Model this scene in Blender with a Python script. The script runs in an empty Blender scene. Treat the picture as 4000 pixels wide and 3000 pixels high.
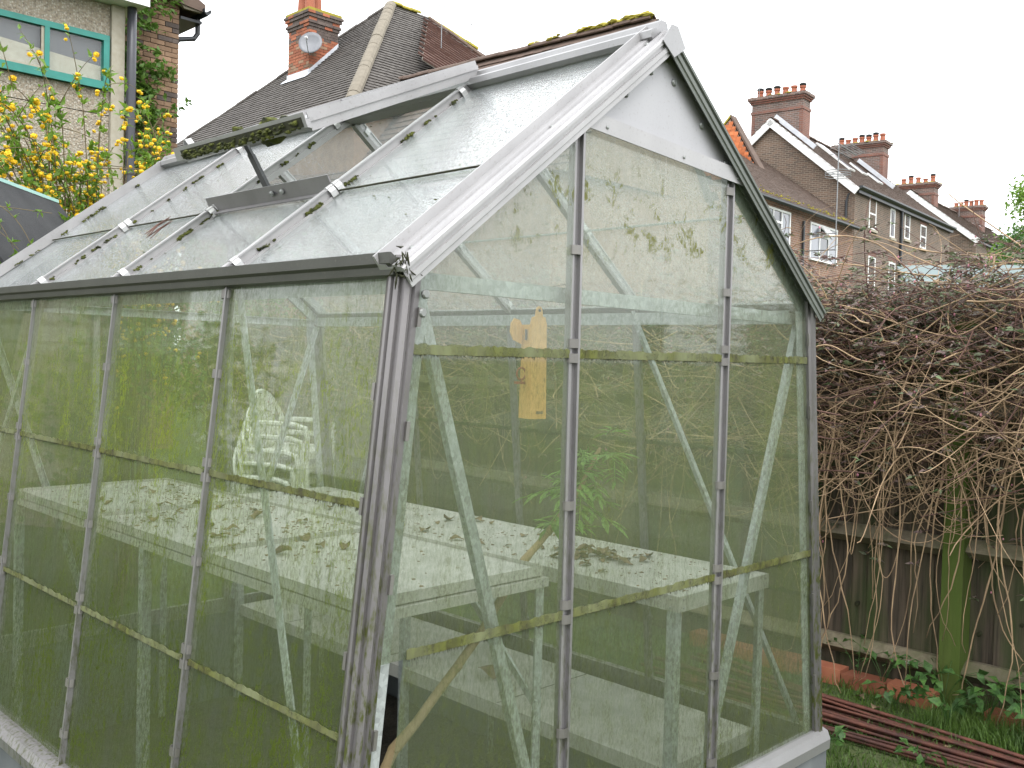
import bpy, math, random
import numpy as np
from mathutils import Vector as V, Matrix

random.seed(7); rng = np.random.default_rng(7)
S = bpy.context.scene
COL = S.collection
G = -0.45                      # ground level (z = 0 is the top of the greenhouse plinth)

# ------------------------------------------------------------------ camera, sky, sun, exposure
cam = bpy.data.cameras.new('camera'); camo = bpy.data.objects.new('camera', cam); COL.objects.link(camo)
cam.sensor_width = 36; cam.lens = 34.48; cam.clip_start = .02; cam.clip_end = 900
Rv, Uv, Fv = V((.70764, -.70611, .02538)), V((.00278, .03871, .99925)), V((.70656, .70704, -.02935))
camo.matrix_world = Matrix(((Rv.x, Uv.x, -Fv.x, -1.8869), (Rv.y, Uv.y, -Fv.y, -1.4187), (Rv.z, Uv.z, -Fv.z, 1.1242), (0, 0, 0, 1)))
S.camera = camo

SUN_EL, SUN_AZ = 56, 205       # degrees, azimuth clockwise from +Y
w = bpy.data.worlds.new('World'); S.world = w; w.use_nodes = True
nt = w.node_tree; nt.nodes.clear()
sky = nt.nodes.new('ShaderNodeTexSky'); sky.sky_type = 'NISHITA'; sky.sun_disc = False
sky.sun_elevation = math.radians(SUN_EL); sky.sun_rotation = math.radians(SUN_AZ)
sky.air_density = 1.6; sky.dust_density = 6; sky.ozone_density = 1
hs = nt.nodes.new('ShaderNodeHueSaturation'); hs.inputs['Saturation'].default_value = .10
mxw = nt.nodes.new('ShaderNodeMix'); mxw.data_type = 'RGBA'; mxw.inputs[0].default_value = .72
mxw.inputs[7].default_value = (11.4, 11.7, 12.0, 1)      # flat cloud layer
bg = nt.nodes.new('ShaderNodeBackground'); bg.inputs['Strength'].default_value = .138
ow = nt.nodes.new('ShaderNodeOutputWorld')
nt.links.new(sky.outputs[0], hs.inputs['Color']); nt.links.new(hs.outputs[0], mxw.inputs[6])
nt.links.new(mxw.outputs[2], bg.inputs['Color']); nt.links.new(bg.outputs[0], ow.inputs[0])
sl = bpy.data.lights.new('sun', 'SUN'); sl.energy = .55; sl.angle = math.radians(25); sl.color = (1, .97, .92)
so = bpy.data.objects.new('sun', sl); COL.objects.link(so)
e, a_ = math.radians(SUN_EL), math.radians(SUN_AZ)
sd = V((math.sin(a_) * math.cos(e), math.cos(a_) * math.cos(e), math.sin(e)))
so.rotation_euler = sd.to_track_quat('Z', 'Y').to_euler()
so.location = (-3, -6, 8)
vs = S.view_settings; vs.view_transform = 'Standard'; vs.look = 'None'; vs.exposure = 1.1; vs.gamma = 1; vs.use_curve_mapping = False
S.render.engine = 'CYCLES'
S.cycles.transparent_max_bounces = 20; S.cycles.max_bounces = 6; S.cycles.transmission_bounces = 4
S.cycles.diffuse_bounces = 3; S.cycles.glossy_bounces = 3; S.cycles.caustics_reflective = False; S.cycles.caustics_refractive = False
S.cycles.sample_clamp_indirect = 6

# ------------------------------------------------------------------ object helpers
WM = {}
def empty(name, loc, label, cat, group=None):
    o = bpy.data.objects.new(name, None); COL.objects.link(o)
    o.location = loc; WM[o] = Matrix.Translation(V(loc)); o.empty_display_size = .1
    o['label'] = label; o['category'] = cat
    if group: o['group'] = group
    return o
def put(name, me, parent=None, M=None, mat=None, label=None, cat=None, group=None, kind=None):
    o = bpy.data.objects.new(name, me); COL.objects.link(o)
    M = M or Matrix.Identity(4)
    if parent is not None:
        o.parent = parent; o.matrix_parent_inverse = WM[parent].inverted()
    o.matrix_basis = M; WM[o] = M
    if mat is not None and not me.materials: me.materials.append(mat)
    if label: o['label'] = label
    if cat: o['category'] = cat
    if group: o['group'] = group
    if kind: o['kind'] = kind
    return o
class MB:
    def __init__(s): s.v = []; s.f = []
    def add(s, vs_, fs):
        n = len(s.v); s.v += [tuple(x) for x in vs_]; s.f += [tuple(i + n for i in q) for q in fs]; return s
    def box(s, x0, x1, y0, y1, z0, z1, O=V((0, 0, 0)), A=V((1, 0, 0)), B=V((0, 1, 0)), C=V((0, 0, 1))):
        pts = [O + A * x + B * y + C * z for z in (z0, z1) for y in (y0, y1) for x in (x0, x1)]
        return s.add(pts, [(0, 2, 3, 1), (4, 5, 7, 6), (0, 1, 5, 4), (2, 6, 7, 3), (0, 4, 6, 2), (1, 3, 7, 5)])
    def ext(s, prof, p0, p1, A, B):
        n = len(prof); p0, p1 = V(p0), V(p1)
        pts = [p0 + A * a + B * b for a, b in prof] + [p1 + A * a + B * b for a, b in prof]
        fs = [(i, (i + 1) % n, n + (i + 1) % n, n + i) for i in range(n)]
        return s.add(pts, fs + [tuple(range(n))[::-1], tuple(range(n, 2 * n))])
    def poly(s, pts, thick):            # 3D polygon list + thickness vector
        n = len(pts); pts = [V(p) for p in pts]
        return s.add(pts + [p + thick for p in pts], [tuple(range(n))[::-1], tuple(range(n, 2 * n))] + [(i, (i + 1) % n, n + (i + 1) % n, n + i) for i in range(n)])
    def tube(s, pts, r, k=6, caps=True):
        pts = [V(p) for p in pts]; n = len(pts); rr = r if hasattr(r, '__len__') else [r] * n
        base = len(s.v); up = V((.31, .17, .93))
        for i, p in enumerate(pts):
            t = (pts[min(i + 1, n - 1)] - pts[max(i - 1, 0)]).normalized()
            if abs(t.dot(up)) > .95: up = V((.9, .3, .1))
            x = t.cross(up).normalized(); y = t.cross(x)
            for j in range(k):
                a = 2 * math.pi * j / k; s.v.append(tuple(p + (x * math.cos(a) + y * math.sin(a)) * rr[i]))
        for i in range(n - 1):
            for j in range(k):
                s.f.append((base + i * k + j, base + i * k + (j + 1) % k, base + (i + 1) * k + (j + 1) % k, base + (i + 1) * k + j))
        if caps: s.f.append(tuple(base + j for j in range(k))[::-1]); s.f.append(tuple(base + (n - 1) * k + j for j in range(k)))
        return s
    def lathe(s, prof, O, k=12, axis=V((0, 0, 1)), sx=1, sy=1):
        z = axis.normalized(); x = z.orthogonal().normalized(); y = z.cross(x); base = len(s.v); O = V(O)
        for r, h in prof:
            for j in range(k):
                a = 2 * math.pi * j / k; s.v.append(tuple(O + x * (r * sx * math.cos(a)) + y * (r * sy * math.sin(a)) + z * h))
        for i in range(len(prof) - 1):
            for j in range(k): s.f.append((base + i * k + j, base + i * k + (j + 1) % k, base + (i + 1) * k + (j + 1) % k, base + (i + 1) * k + j))
        s.f.append(tuple(base + j for j in range(k))[::-1]); s.f.append(tuple(base + (len(prof) - 1) * k + j for j in range(k)))
        return s
    def blob(s, c, r, sx=1, sy=1, sz=1, jit=.3):
        t = (1 + 5 ** .5) / 2
        vv = [(-1, t, 0), (1, t, 0), (-1, -t, 0), (1, -t, 0), (0, -1, t), (0, 1, t), (0, -1, -t), (0, 1, -t), (t, 0, -1), (t, 0, 1), (-t, 0, -1), (-t, 0, 1)]
        ff = [(0, 11, 5), (0, 5, 1), (0, 1, 7), (0, 7, 10), (0, 10, 11), (1, 5, 9), (5, 11, 4), (11, 10, 2), (10, 7, 6), (7, 1, 8), (3, 9, 4), (3, 4, 2), (3, 2, 6), (3, 6, 8), (3, 8, 9), (4, 9, 5), (2, 4, 11), (6, 2, 10), (8, 6, 7), (9, 8, 1)]
        pts = []
        for x, y, z in vv:
            k = r / 1.9 * (1 + random.uniform(-jit, jit)); pts.append((c[0] + x * k * sx, c[1] + y * k * sy, c[2] + z * k * sz))
        return s.add(pts, ff)
    def mesh(s, name, center=True, smooth=False):
        c = V((0, 0, 0))
        arr = np.array(s.v, dtype=np.float64)
        if center: c = V((arr.min(0) + arr.max(0)) / 2); arr = arr - np.array(c)
        me = bpy.data.meshes.new(name); me.from_pydata(arr.tolist(), [], s.f)
        if smooth: me.polygons.foreach_set('use_smooth', [True] * len(me.polygons))
        me.update(); return me, Matrix.Translation(c)
    def obj(s, name, mat, parent=None, smooth=False, **kw):
        me, M = s.mesh(name, smooth=smooth); return put(name, me, parent, M, mat, **kw)
X_, Y_, Z_ = V((1, 0, 0)), V((0, 1, 0)), V((0, 0, 1))

# ------------------------------------------------------------------ material helpers
class NT:
    def __init__(s, name):
        s.m = bpy.data.materials.new(name); s.m.use_nodes = True; s.t = s.m.node_tree; s.t.nodes.clear()
        s.out = s.t.nodes.new('ShaderNodeOutputMaterial')
    def n(s, typ, **kw):
        o = s.t.nodes.new('ShaderNode' + typ)
        for k, v in kw.items():
            if k[0] == '_': setattr(o, k[1:], v)
            else:
                i = o.inputs[int(k[1:])] if k[0] == 'i' and k[1:].isdigit() else o.inputs[k.replace('__', ' ')]
                if isinstance(v, bpy.types.NodeSocket): s.t.links.new(v, i)
                else: i.default_value = v
        return o
    def pos(s, scale=(1, 1, 1)):
        g = s.n('NewGeometry'); return s.n('VectorMath', _operation='MULTIPLY', i0=g.outputs['Position'], i1=scale).outputs[0]
    def noise(s, vec, scale, det=4, rough=.55, dist=0):
        return s.n('TexNoise', Vector=vec, Scale=scale, Detail=det, Roughness=rough, Distortion=dist).outputs['Fac']
    def ramp(s, fac, stops):
        r = s.n('ValToRGB', Fac=fac); el = r.color_ramp.elements
        while len(el) < len(stops): el.new(.5)
        for q, (p, c) in zip(el, stops):
            q.position = p; q.color = (c, c, c, 1) if not hasattr(c, '__len__') else (*c, 1)
        return r.outputs['Color']
    def math(s, op, a, b=0., c=0., clamp=False):
        return s.n('Math', _operation=op, _use_clamp=clamp, i0=a, i1=b, i2=c).outputs[0]
    def mix(s, f, a, b, mode='MIX'):
        o = s.n('Mix', _data_type='RGBA', _blend_type=mode); 
        for sock, v in ((o.inputs[0], f), (o.inputs[6], a), (o.inputs[7], b)):
            if isinstance(v, bpy.types.NodeSocket): s.t.links.new(v, sock)
            elif hasattr(v, '__len__'): sock.default_value = (*v, 1) if len(v) == 3 else v
            else: sock.default_value = v
        return o.outputs[2]
    def bump(s, h, strength=.3, dist=.01):
        return s.n('Bump', Height=h, Strength=strength, Distance=dist).outputs[0]
    def bsdf(s, col, rough=.6, metal=0., normal=None, **kw):
        b = s.n('BsdfPrincipled', Metallic=metal)
        for nm, v in (('Base Color', col), ('Roughness', rough)) + tuple((k.replace('__', ' '), v) for k, v in kw.items()):
            if isinstance(v, bpy.types.NodeSocket): s.t.links.new(v, b.inputs[nm])
            else: b.inputs[nm].default_value = (*v, 1) if hasattr(v, '__len__') and len(v) == 3 else v
        if normal is not None: s.t.links.new(normal, b.inputs['Normal'])
        return b.outputs[0]
    def mixs(s, f, a, b):
        o = s.n('MixShader', i1=a, i2=b)
        if isinstance(f, bpy.types.NodeSocket): s.t.links.new(f, o.inputs[0])
        else: o.inputs[0].default_value = f
        return o.outputs[0]
    def done(s, sh): s.t.links.new(sh, s.out.inputs[0]); return s.m

def rnd(h, lo=0, hi=1):
    r = h.n('ObjectInfo').outputs['Random']; return h.n('MapRange', Value=r, i3=lo, i4=hi).outputs[0]
def m_plain(name, c1, c2, scale=8, rough=.7, metal=0., bump=.2, bscale=None, stretch=(1, 1, 1), vary=.0, bdist=.004, **kw):
    h = NT(name); p = h.pos(stretch); f = h.noise(p, scale, 5)
    col = h.mix(h.ramp(f, [(.3, 0.), (.7, 1.)]), c1, c2)
    if vary: col = h.mix(1., col, h.n('CombineColor', Red=rnd(h, 1 - vary, 1 + vary), Green=rnd(h, 1 - vary, 1 + vary), Blue=rnd(h, 1 - vary, 1 + vary)).outputs[0], 'MULTIPLY')
    nb = h.bump(h.noise(p, bscale or scale * 6, 4), bump, bdist) if bump else None
    return h.done(h.bsdf(col, rough, metal, nb, **kw))

def m_alum(name, base, algae=0., rough=.42, metal=.55, spangle=False, grime=.35):
    h = NT(name); p = h.pos()
    f = h.noise(h.pos((5, 5, 1.2)), 2, 3); g = h.noise(p, 150, 3)
    col = h.mix(h.ramp(f, [(.35, 0.), (.75, 1.)]), base, tuple(c * (1 - grime) for c in base))
    col = h.mix(h.ramp(g, [(.60, 0.), (.74, .38)]), col, (.17, .16, .13))
    if spangle:
        v = h.n('TexVoronoi', Vector=p, Scale=95.).outputs['Color']; vv = h.n('SeparateColor', Color=v).outputs[0]
        col = h.mix(1., col, h.ramp(vv, [(0., .72), (1., 1.1)]), 'MULTIPLY')
    if algae:
        z = h.n('SeparateXYZ', Vector=p).outputs[2]
        zz = h.n('MapRange', Value=z, i1=1.15, i2=-.1, i3=0., i4=1.).outputs[0]
        nf = h.ramp(h.noise(h.pos((75, 75, 22)), 1, 4, .7), [(.48, 0.), (.66, 1.)])
        fac = h.math('MULTIPLY', h.math('MULTIPLY', zz, nf), algae, clamp=True)
        col = h.mix(fac, col, (.075, .085, .022))
    return h.done(h.bsdf(col, rough, metal, h.bump(g, .12, .002)))

def m_glass(name, cover, cols, streak=(46, 46, 10), film=.1, drops=.0, rough=.03, tint=(.93, .96, .93), low=None, band=None, wet=5., haze=(.30, .335, .24)):
    """dirty horticultural glass: clear sheet + algae film grown on it (cover: list of (z, amount))"""
    h = NT(name); p = h.pos(); z = h.n('SeparateXYZ', Vector=p).outputs[2]
    big = h.noise(h.pos((5.5, 5.5, 2.2)), 1, 3, .6, .8)
    st = h.noise(h.pos(streak), 1, 4, .72)
    fine = h.noise(h.pos((165, 165, 70)), 1, 3, .75)
    z0, z1 = cover[0][0], cover[-1][0]
    cz = h.ramp(h.n('MapRange', Value=z, i1=z0, i2=z1).outputs[0], [((q - z0) / (z1 - z0), c) for q, c in cover])
    # algae amount = height profile x (patches + streaks)
    s1 = h.ramp(st, [(.34, .25), (.66, 1.)]); b1 = h.ramp(big, [(.36, .48), (.62, 1.28)])
    m = h.math('MULTIPLY', h.math('MULTIPLY', cz, s1), b1)
    sp = h.ramp(fine, [(.42, .0), (.60, 1.)])
    m = h.math('MULTIPLY', m, h.math('ADD', h.math('MULTIPLY', sp, .95), .34))
    m = h.math('MINIMUM', m, .93)
    c = h.mix(h.ramp(h.noise(h.pos((11, 11, 2.6)), 1, 3, .6, .4), [(.36, 0.), (.62, 1.)]), cols[0], cols[1])
    c = h.mix(h.ramp(st, [(.50, 0.), (.72, .8)]), c, cols[2])
    c = h.mix(h.ramp(h.math('ADD', cz, h.math('MULTIPLY', big, .3)), [(.16, 1.), (.55, 0.)]), c, cols[3])
    if band:
        bz = h.ramp(h.n('MapRange', Value=z, i1=band[0], i2=band[1]).outputs[0], [(0., 0.), (.3, 1.), (.7, 1.), (1., 0.)])
        bm = h.math('MULTIPLY', h.ramp(h.noise(h.pos((16, 16, 13)), 1, 4, .75, .5), [(.53, 0.), (.60, 1.)]), h.math('MULTIPLY', bz, h.ramp(fine, [(.40, .25), (.55, 1.)])))
        m = h.math('MAXIMUM', m, h.math('MULTIPLY', bm, .85)); c = h.mix(bm, c, (.16, .165, .03))
    if low: c = h.mix(h.n('MapRange', Value=h.math('MULTIPLY_ADD', big, .25, z), i1=.62, i2=1.12, i3=.85, i4=0.).outputs[0], c, low)
    gd = h.n('TexVoronoi', Vector=h.pos((1, 1, .8)), Scale=150.).outputs['Distance']
    nb = h.bump(h.math('ADD', h.ramp(gd, [(.0, 1.), (.45, 0.)]), h.math('MULTIPLY', fine, .5)), drops, .004) if drops else None
    gl = h.n('BsdfGlossy', Roughness=rough, Color=(1, 1, 1, 1)); gi = h.n('NewGeometry')
    if nb is not None: h.t.links.new(nb, gl.inputs['Normal'])
    cs = h.math('ABSOLUTE', h.n('VectorMath', _operation='DOT_PRODUCT', i0=gi.outputs['Incoming'], i1=nb if nb is not None else gi.outputs['Normal']).outputs['Value'])
    fr = h.math('MULTIPLY_ADD', h.math('POWER', h.math('SUBTRACT', 1., cs, clamp=True), wet), .92, .045)
    tr = h.n('BsdfTransparent', Color=(*tint, 1))
    clear = h.mixs(fr, tr.outputs[0], gl.outputs[0])
    d = h.n('BsdfDiffuse', Color=c); t = h.n('BsdfTranslucent', Color=c)
    alg = h.mixs(.5, d.outputs[0], t.outputs[0])
    hz = h.mixs(.5, h.n('BsdfDiffuse', Color=(*haze, 1)).outputs[0], h.n('BsdfTranslucent', Color=(*haze, 1)).outputs[0])
    return h.done(h.mixs(m, h.mixs(film, clear, hz), alg))

M = {}
M['alum'] = m_alum('aluminium', (.30, .296, .30), .0, grime=.15)
M['alum_w'] = m_alum('aluminium_weathered', (.26, .25, .255), 1.0, grime=.2)
M['alum_post'] = m_alum('aluminium_post', (.19, .178, .181), 2.4, grime=.35)
M['alum_b'] = m_alum('aluminium_bright', (.35, .342, .346), 0., .45, .35, grime=.16)
M['alum_d'] = m_alum('aluminium_dull', (.07, .07, .062), .4, .5, .3, grime=.2)
M['barge_shaded'] = m_alum('aluminium_shaded_green_stained', (.115, .125, .11), .6, .5, .2, grime=.3)  # right barges: underside shade put into the base colour, together with green algae stain
M['panel'] = m_alum('aluminium_sheet', (.36, .355, .37), 0., .5, .3, grime=.06)
M['galv'] = m_alum('galvanised', (.40, .425, .425), 0., .5, .3, True, .10)
M['bench'] = m_alum('bench_aluminium', (.47, .46, .43), 0., .5, .25, grime=.3)
M['clip_b'] = m_alum('clip_bright', (.42, .42, .42), 0., .45, .4, grime=.1)
M['clip'] = m_alum('clip_steel', (.20, .19, .18), .3, .45, .5)
M['screw'] = m_alum('screw_steel', (.30, .31, .30), 0, .5, .7)
M['plinth'] = m_plain('plinth_grey', (.075, .083, .088), (.135, .145, .15), 7, .75, 0, .25, stretch=(1, 1, .3))
YG, GG, DK, PALE = (.27, .33, .032), (.205, .245, .075), (.105, .12, .045), (.36, .365, .31)
LOW = (.070, .098, .016)
M['g_side'] = m_glass('glass_side_algae', [(-.05, .98), (.40, .92), (.46, .70), (.80, .74), (.88, .86), (1.05, .70), (1.20, .42), (1.32, .30)], [YG, GG, DK, PALE], film=.18, low=LOW)
M['g_gable'] = m_glass('glass_gable_algae', [(-.05, .60), (.54, .50), (.57, .44), (1.10, .42), (1.14, .20), (1.75, .16)], [(.205, .235, .06), (.21, .225, .115), (.12, .13, .06), (.40, .405, .37)], film=.20, low=(.10, .125, .032), band=(1.30, 1.60))
M['g_right'] = m_glass('glass_right_algae', [(-.05, .62), (.6, .52), (1.1, .44), (1.32, .3)], [YG, GG, DK, PALE], film=.10, low=LOW)
M['g_far'] = m_glass('glass_far_algae', [(-.05, .5), (.6, .45), (1.1, .35), (1.9, .18)], [YG, GG, DK, PALE], film=.10, low=LOW)
RC = [(.47, .49, .46), (.50, .535, .55), (.36, .38, .34), (.56, .60, .63)]
M['g_roof'] = m_glass('glass_roof_wet', [(1.2, .30), (1.35, .22), (2.0, .14)], RC, (40, 40, 14), film=.17, drops=.38, rough=.05, wet=2.7, haze=(.52, .55, .57))
M['g_roof_r'] = m_glass('glass_roof_wet_right', [(1.2, .34), (1.45, .26), (1.7, .16), (2.0, .05)], RC, (40, 40, 14), film=.27, drops=.4, rough=.07, haze=(.54, .56, .56))
h = NT('glass_clear'); gi = h.n('NewGeometry')
cs = h.math('ABSOLUTE', h.n('VectorMath', _operation='DOT_PRODUCT', i0=gi.outputs['Incoming'], i1=gi.outputs['Normal']).outputs['Value'])
fr = h.math('MULTIPLY_ADD', h.math('POWER', h.math('SUBTRACT', 1., cs, clamp=True), 5.), .9, .04)
M['g_clear'] = h.done(h.mixs(fr, h.n('BsdfTransparent', Color=(.97, .985, .975, 1)).outputs[0], h.n('BsdfGlossy', Roughness=.04).outputs[0]))

def m_moss():
    h = NT('moss'); p = h.pos(); f = h.noise(p, 45, 4)
    c = h.mix(h.ramp(f, [(.35, 0.), (.65, 1.)]), (.012, .016, .004), (.09, .10, .014))
    return h.done(h.bsdf(c, .95, 0, h.bump(h.noise(p, 220, 3), .8, .004)))
M['moss'] = m_moss()
h = NT('joint_algae'); f = h.noise(h.pos((60, 60, 25)), 1, 5, .65)
c = h.mix(h.ramp(f, [(.34, 0.), (.6, 1.)]), (.030, .026, .008), (.10, .11, .018))
c = h.mix(h.ramp(h.noise(h.pos((5, 5, 2)), 1, 3), [(.45, 0.), (.62, .8)]), c, (.16, .175, .09))
M['joint'] = h.done(h.mixs(h.ramp(h.noise(h.pos((30, 30, 30)), 1, 4), [(.36, .45), (.55, .06)]), h.bsdf(c, .8, 0, h.bump(f, .5, .003)), h.n('BsdfTransparent').outputs[0]))
M['fringe'] = m_plain('joint_dirt', (.012, .013, .006), (.035, .036, .012), 40, .95)
M['soil'] = m_plain('soil', (.022, .017, .012), (.055, .043, .03), 9, .95, 0, .9, 60, bdist=.02)
M['white_pl'] = m_plain('white_plastic', (.72, .73, .70), (.62, .63, .58), 5, .45, 0, .05)
M['trap'] = m_plain('yellowed_plastic', (.66, .36, .10), (.72, .43, .15), 9, .42, 0, .05, Subsurface__Weight=.0)
M['red_pl'] = m_plain('red_plastic', (.28, .045, .03), (.33, .07, .05), 20, .5, 0, .05)
M['black_pl'] = m_plain('black_plastic', (.012, .012, .014), (.022, .022, .025), 12, .4, 0, .05)
M['bark'] = m_plain('elder_bark', (.23, .16, .085), (.30, .22, .12), 14, .8, 0, .35, stretch=(1, 1, .4))
M['dry'] = m_plain('dry_leaf', (.11, .075, .045), (.22, .155, .09), 30, .9, 0, .4)
M['wire'] = m_plain('wire', (.09, .09, .085), (.16, .16, .15), 30, .5, .5, 0)

def m_leaf(name, c1, c2, trans=.35, rough=.55, scale=9):
    h = NT(name); f = h.noise(h.pos(), scale, 4)
    c = h.mix(h.ramp(f, [(.35, 0.), (.65, 1.)]), c1, c2)
    c = h.mix(1., c, h.ramp(h.noise(h.pos(), 95, 1), [(.3, .65), (.7, 1.3)]), 'MULTIPLY')
    return h.done(h.mixs(trans, h.bsdf(c, rough), h.n('BsdfTranslucent', Color=c).outputs[0]))
M['leaf_vine'] = m_leaf('vine_leaf', (.12, .115, .08), (.115, .165, .07), .25)
M['leaf_vine2'] = m_leaf('vine_leaf_bronze', (.165, .10, .095), (.16, .13, .105), .25)
M['leaf_elder'] = m_leaf('elder_leaf', (.13, .25, .05), (.20, .34, .075), .45)
M['leaf_kerria'] = m_leaf('kerria_leaf', (.11, .22, .025), (.18, .30, .04), .4)
M['leaf_ivy'] = m_leaf('ivy_leaf', (.075, .16, .025), (.14, .25, .045), .35)
M['leaf_weed'] = m_leaf('weed_leaf', (.045, .11, .03), (.09, .19, .04), .35)
M['grass'] = m_leaf('grass_blade', (.05, .105, .018), (.11, .19, .03), .3, scale=3)
M['petal'] = m_leaf('kerria_petal', (.80, .50, .012), (.88, .62, .025), .25, scale=25)
M['petal_pale'] = m_leaf('forsythia_petal', (.74, .70, .10), (.80, .76, .16), .3, scale=25)
M['bud'] = m_plain('pink_bud', (.36, .12, .17), (.45, .2, .24), 40, .6, 0, 0)
M['stem'] = m_plain('vine_stem', (.19, .125, .075), (.46, .32, .19), 6, .8, 0, .3, 90)
M['stem2'] = m_plain('vine_stem_dark', (.075, .04, .032), (.17, .09, .07), 6, .8, 0, .3, 90)
M['twig'] = m_plain('kerria_twig', (.09, .065, .035), (.15, .12, .05), 9, .8, 0, .2)

def m_wood(name, c1, c2, green, gamt=.6, gz=None, vary=.2):
    h = NT(name); g = h.noise(h.pos((38, 38, 2.2)), 1, 6, .6); b = h.noise(h.pos((6, 6, 1.1)), 1, 4, .6)
    c = h.mix(h.ramp(g, [(.38, 0.), (.62, 1.)]), c1, c2)
    c = h.mix(1., c, h.n('CombineColor', Red=rnd(h, 1 - vary, 1 + vary), Green=rnd(h, 1 - vary, 1 + vary), Blue=rnd(h, 1 - vary, 1 + vary)).outputs[0], 'MULTIPLY')
    fac = h.math('MULTIPLY', h.ramp(b, [(.44, 0.), (.66, 1.)]), gamt)
    c = h.mix(fac, c, green)
    return h.done(h.bsdf(c, .85, 0, h.bump(g, .9, .006)))
M['board'] = m_wood('fence_board', (.040, .031, .021), (.105, .078, .054), (.036, .06, .011), .85)
M['rail'] = m_wood('fence_rail', (.15, .125, .085), (.20, .17, .115), (.085, .10, .035), .7)
M['post'] = m_wood('fence_post', (.07, .09, .018), (.08, .11, .02), (.065, .11, .012), .9)
M['rod'] = m_plain('rusty_rod', (.035, .014, .012), (.125, .042, .026), 14, .7, .1, .3, 120, vary=.25)
M['felt'] = m_plain('roofing_felt', (.013, .014, .016), (.028, .029, .031), 6, .9, 0, .8, 160)
M['teal'] = m_plain('teal_paint', (.012, .16, .13), (.022, .22, .185), 4, .45, 0, .2)
M['teal_pale'] = m_plain('pale_teal', (.30, .52, .48), (.36, .58, .53), 4, .5, 0, .1)
M['white'] = m_plain('white_paint', (.80, .80, .79), (.70, .70, .69), 3, .5, 0, .05)
M['brick_red'] = m_plain('brick_red', (.27, .085, .045), (.35, .13, .07), 7, .9, 0, .4, 70, vary=.22)
M['brick_mix'] = m_plain('brick_brown', (.20, .12, .075), (.29, .185, .12), 6, .9, 0, .4, 70, vary=.30)
M['brick_dark'] = m_plain('brick_dark', (.085, .065, .06), (.13, .10, .085), 6, .9, 0, .4, 70, vary=.2)
M['mortar'] = m_plain('mortar', (.30, .27, .21), (.38, .34, .27), 12, .95, 0, .4)
M['mortar_d'] = m_plain('mortar_grey', (.18, .16, .14), (.25, .22, .19), 12, .95, 0, .4)
M['tile_grey'] = m_plain('roof_tile_grey', (.068, .06, .055), (.115, .104, .094), 5, .9, 0, .4, 40)
M['tile_brown'] = m_plain('roof_tile_brown', (.085, .058, .046), (.13, .09, .07), 5, .9, 0, .4, 40)
M['tile_red'] = m_plain('roof_tile_red', (.10, .052, .043), (.14, .078, .06), 5, .9, 0, .4, 40)
M['tile_orange'] = m_plain('hung_tile_orange', (.45, .13, .045), (.55, .18, .07), 7, .85, 0, .3, 40, vary=.2)
M['hip'] = m_plain('hip_tile', (.15, .13, .10), (.20, .175, .135), 8, .9, 0, .4)
M['moss_y'] = m_plain('yellow_moss', (.22, .20, .03), (.33, .27, .035), 8, .95, 0, .8, 40)
M['lead'] = m_plain('lead_flashing', (.50, .52, .56), (.62, .64, .68), 5, .6, .1, .1)
M['pot'] = m_plain('chimney_pot', (.27, .085, .05), (.34, .12, .07), 6, .85, 0, .2)
M['metal_grey'] = m_plain('grey_metal', (.20, .21, .22), (.28, .29, .30), 8, .5, .4, .05)
M['dish'] = m_plain('dish_grey', (.16, .165, .18), (.20, .205, .22), 6, .55, .1, .05)
M['gutter_blk'] = m_plain('black_gutter', (.012, .015, .018), (.022, .026, .030), 8, .45, 0, .05)
M['pipe'] = m_plain('dark_pipe', (.032, .033, .042), (.042, .043, .053), 8, .38, 0, .03)
M['dash_post'] = m_plain('concrete_post', (.30, .27, .21), (.37, .34, .28), 14, .9, 0, .3)
h = NT('window_glass'); M['wglass'] = h.done(h.bsdf((.035, .04, .05), .06, 0, h.bump(h.noise(h.pos(), 2.5, 2), .05, .02), Specular__IOR__Level=.9))
h = NT('window_glass_pale'); M['wglass_p'] = h.done(h.bsdf((.16, .17, .20), .10, 0, None, Specular__IOR__Level=.8))

h = NT('pebbledash'); p = h.pos(); v = h.n('TexVoronoi', Vector=p, Scale=42.); vr = h.n('SeparateColor', Color=v.outputs['Color']).outputs[0]
c = h.mix(h.ramp(vr, [(0., 0.), (.45, .5), (1., 1.)]), (.15, .125, .095), (.45, .42, .36))
c = h.mix(h.ramp(v.outputs['Distance'], [(.35, 0.), (.62, .8)]), c, (.27, .22, .16))
c = h.mix(h.ramp(h.noise(p, 1.3, 3), [(.4, 0.), (.7, .35)]), c, (.22, .18, .13))
M['dash'] = h.done(h.bsdf(c, .75, 0, h.bump(v.outputs['Distance'], .9, .012)))

RA = V((math.sin(math.radians(83)), math.cos(math.radians(83)), 0)); RB = V((-RA.y, RA.x, 0))
def m_brickwall(name, c1, c2, mort, kv, bw=.225, bh=.075):
    h = NT(name); g = h.n('NewGeometry').outputs['Position']
    uu = h.n('VectorMath', _operation='DOT_PRODUCT', i0=g, i1=tuple(kv)).outputs['Value']; z = h.n('SeparateXYZ', Vector=g).outputs[2]
    vec = h.n('CombineXYZ', X=uu, Y=z).outputs[0]
    b = h.n('TexBrick', Vector=vec, Color1=(*c1, 1), Color2=(*c2, 1), Mortar=(*mort, 1), Scale=1., i5=.010, i6=.1, i7=.0, i8=bw, i9=bh)
    c = h.mix(1., b.outputs['Color'], h.ramp(h.noise(g, .9, 4), [(.3, .75), (.7, 1.2)]), 'MULTIPLY')
    return h.done(h.bsdf(c, .9, 0, h.bump(b.outputs['Fac'], -.5, .01)))
KV = RA + RB
M['bw_brown'] = m_brickwall('brick_wall_brown', (.09, .066, .05), (.155, .10, .07), (.22, .185, .15), KV)
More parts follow.
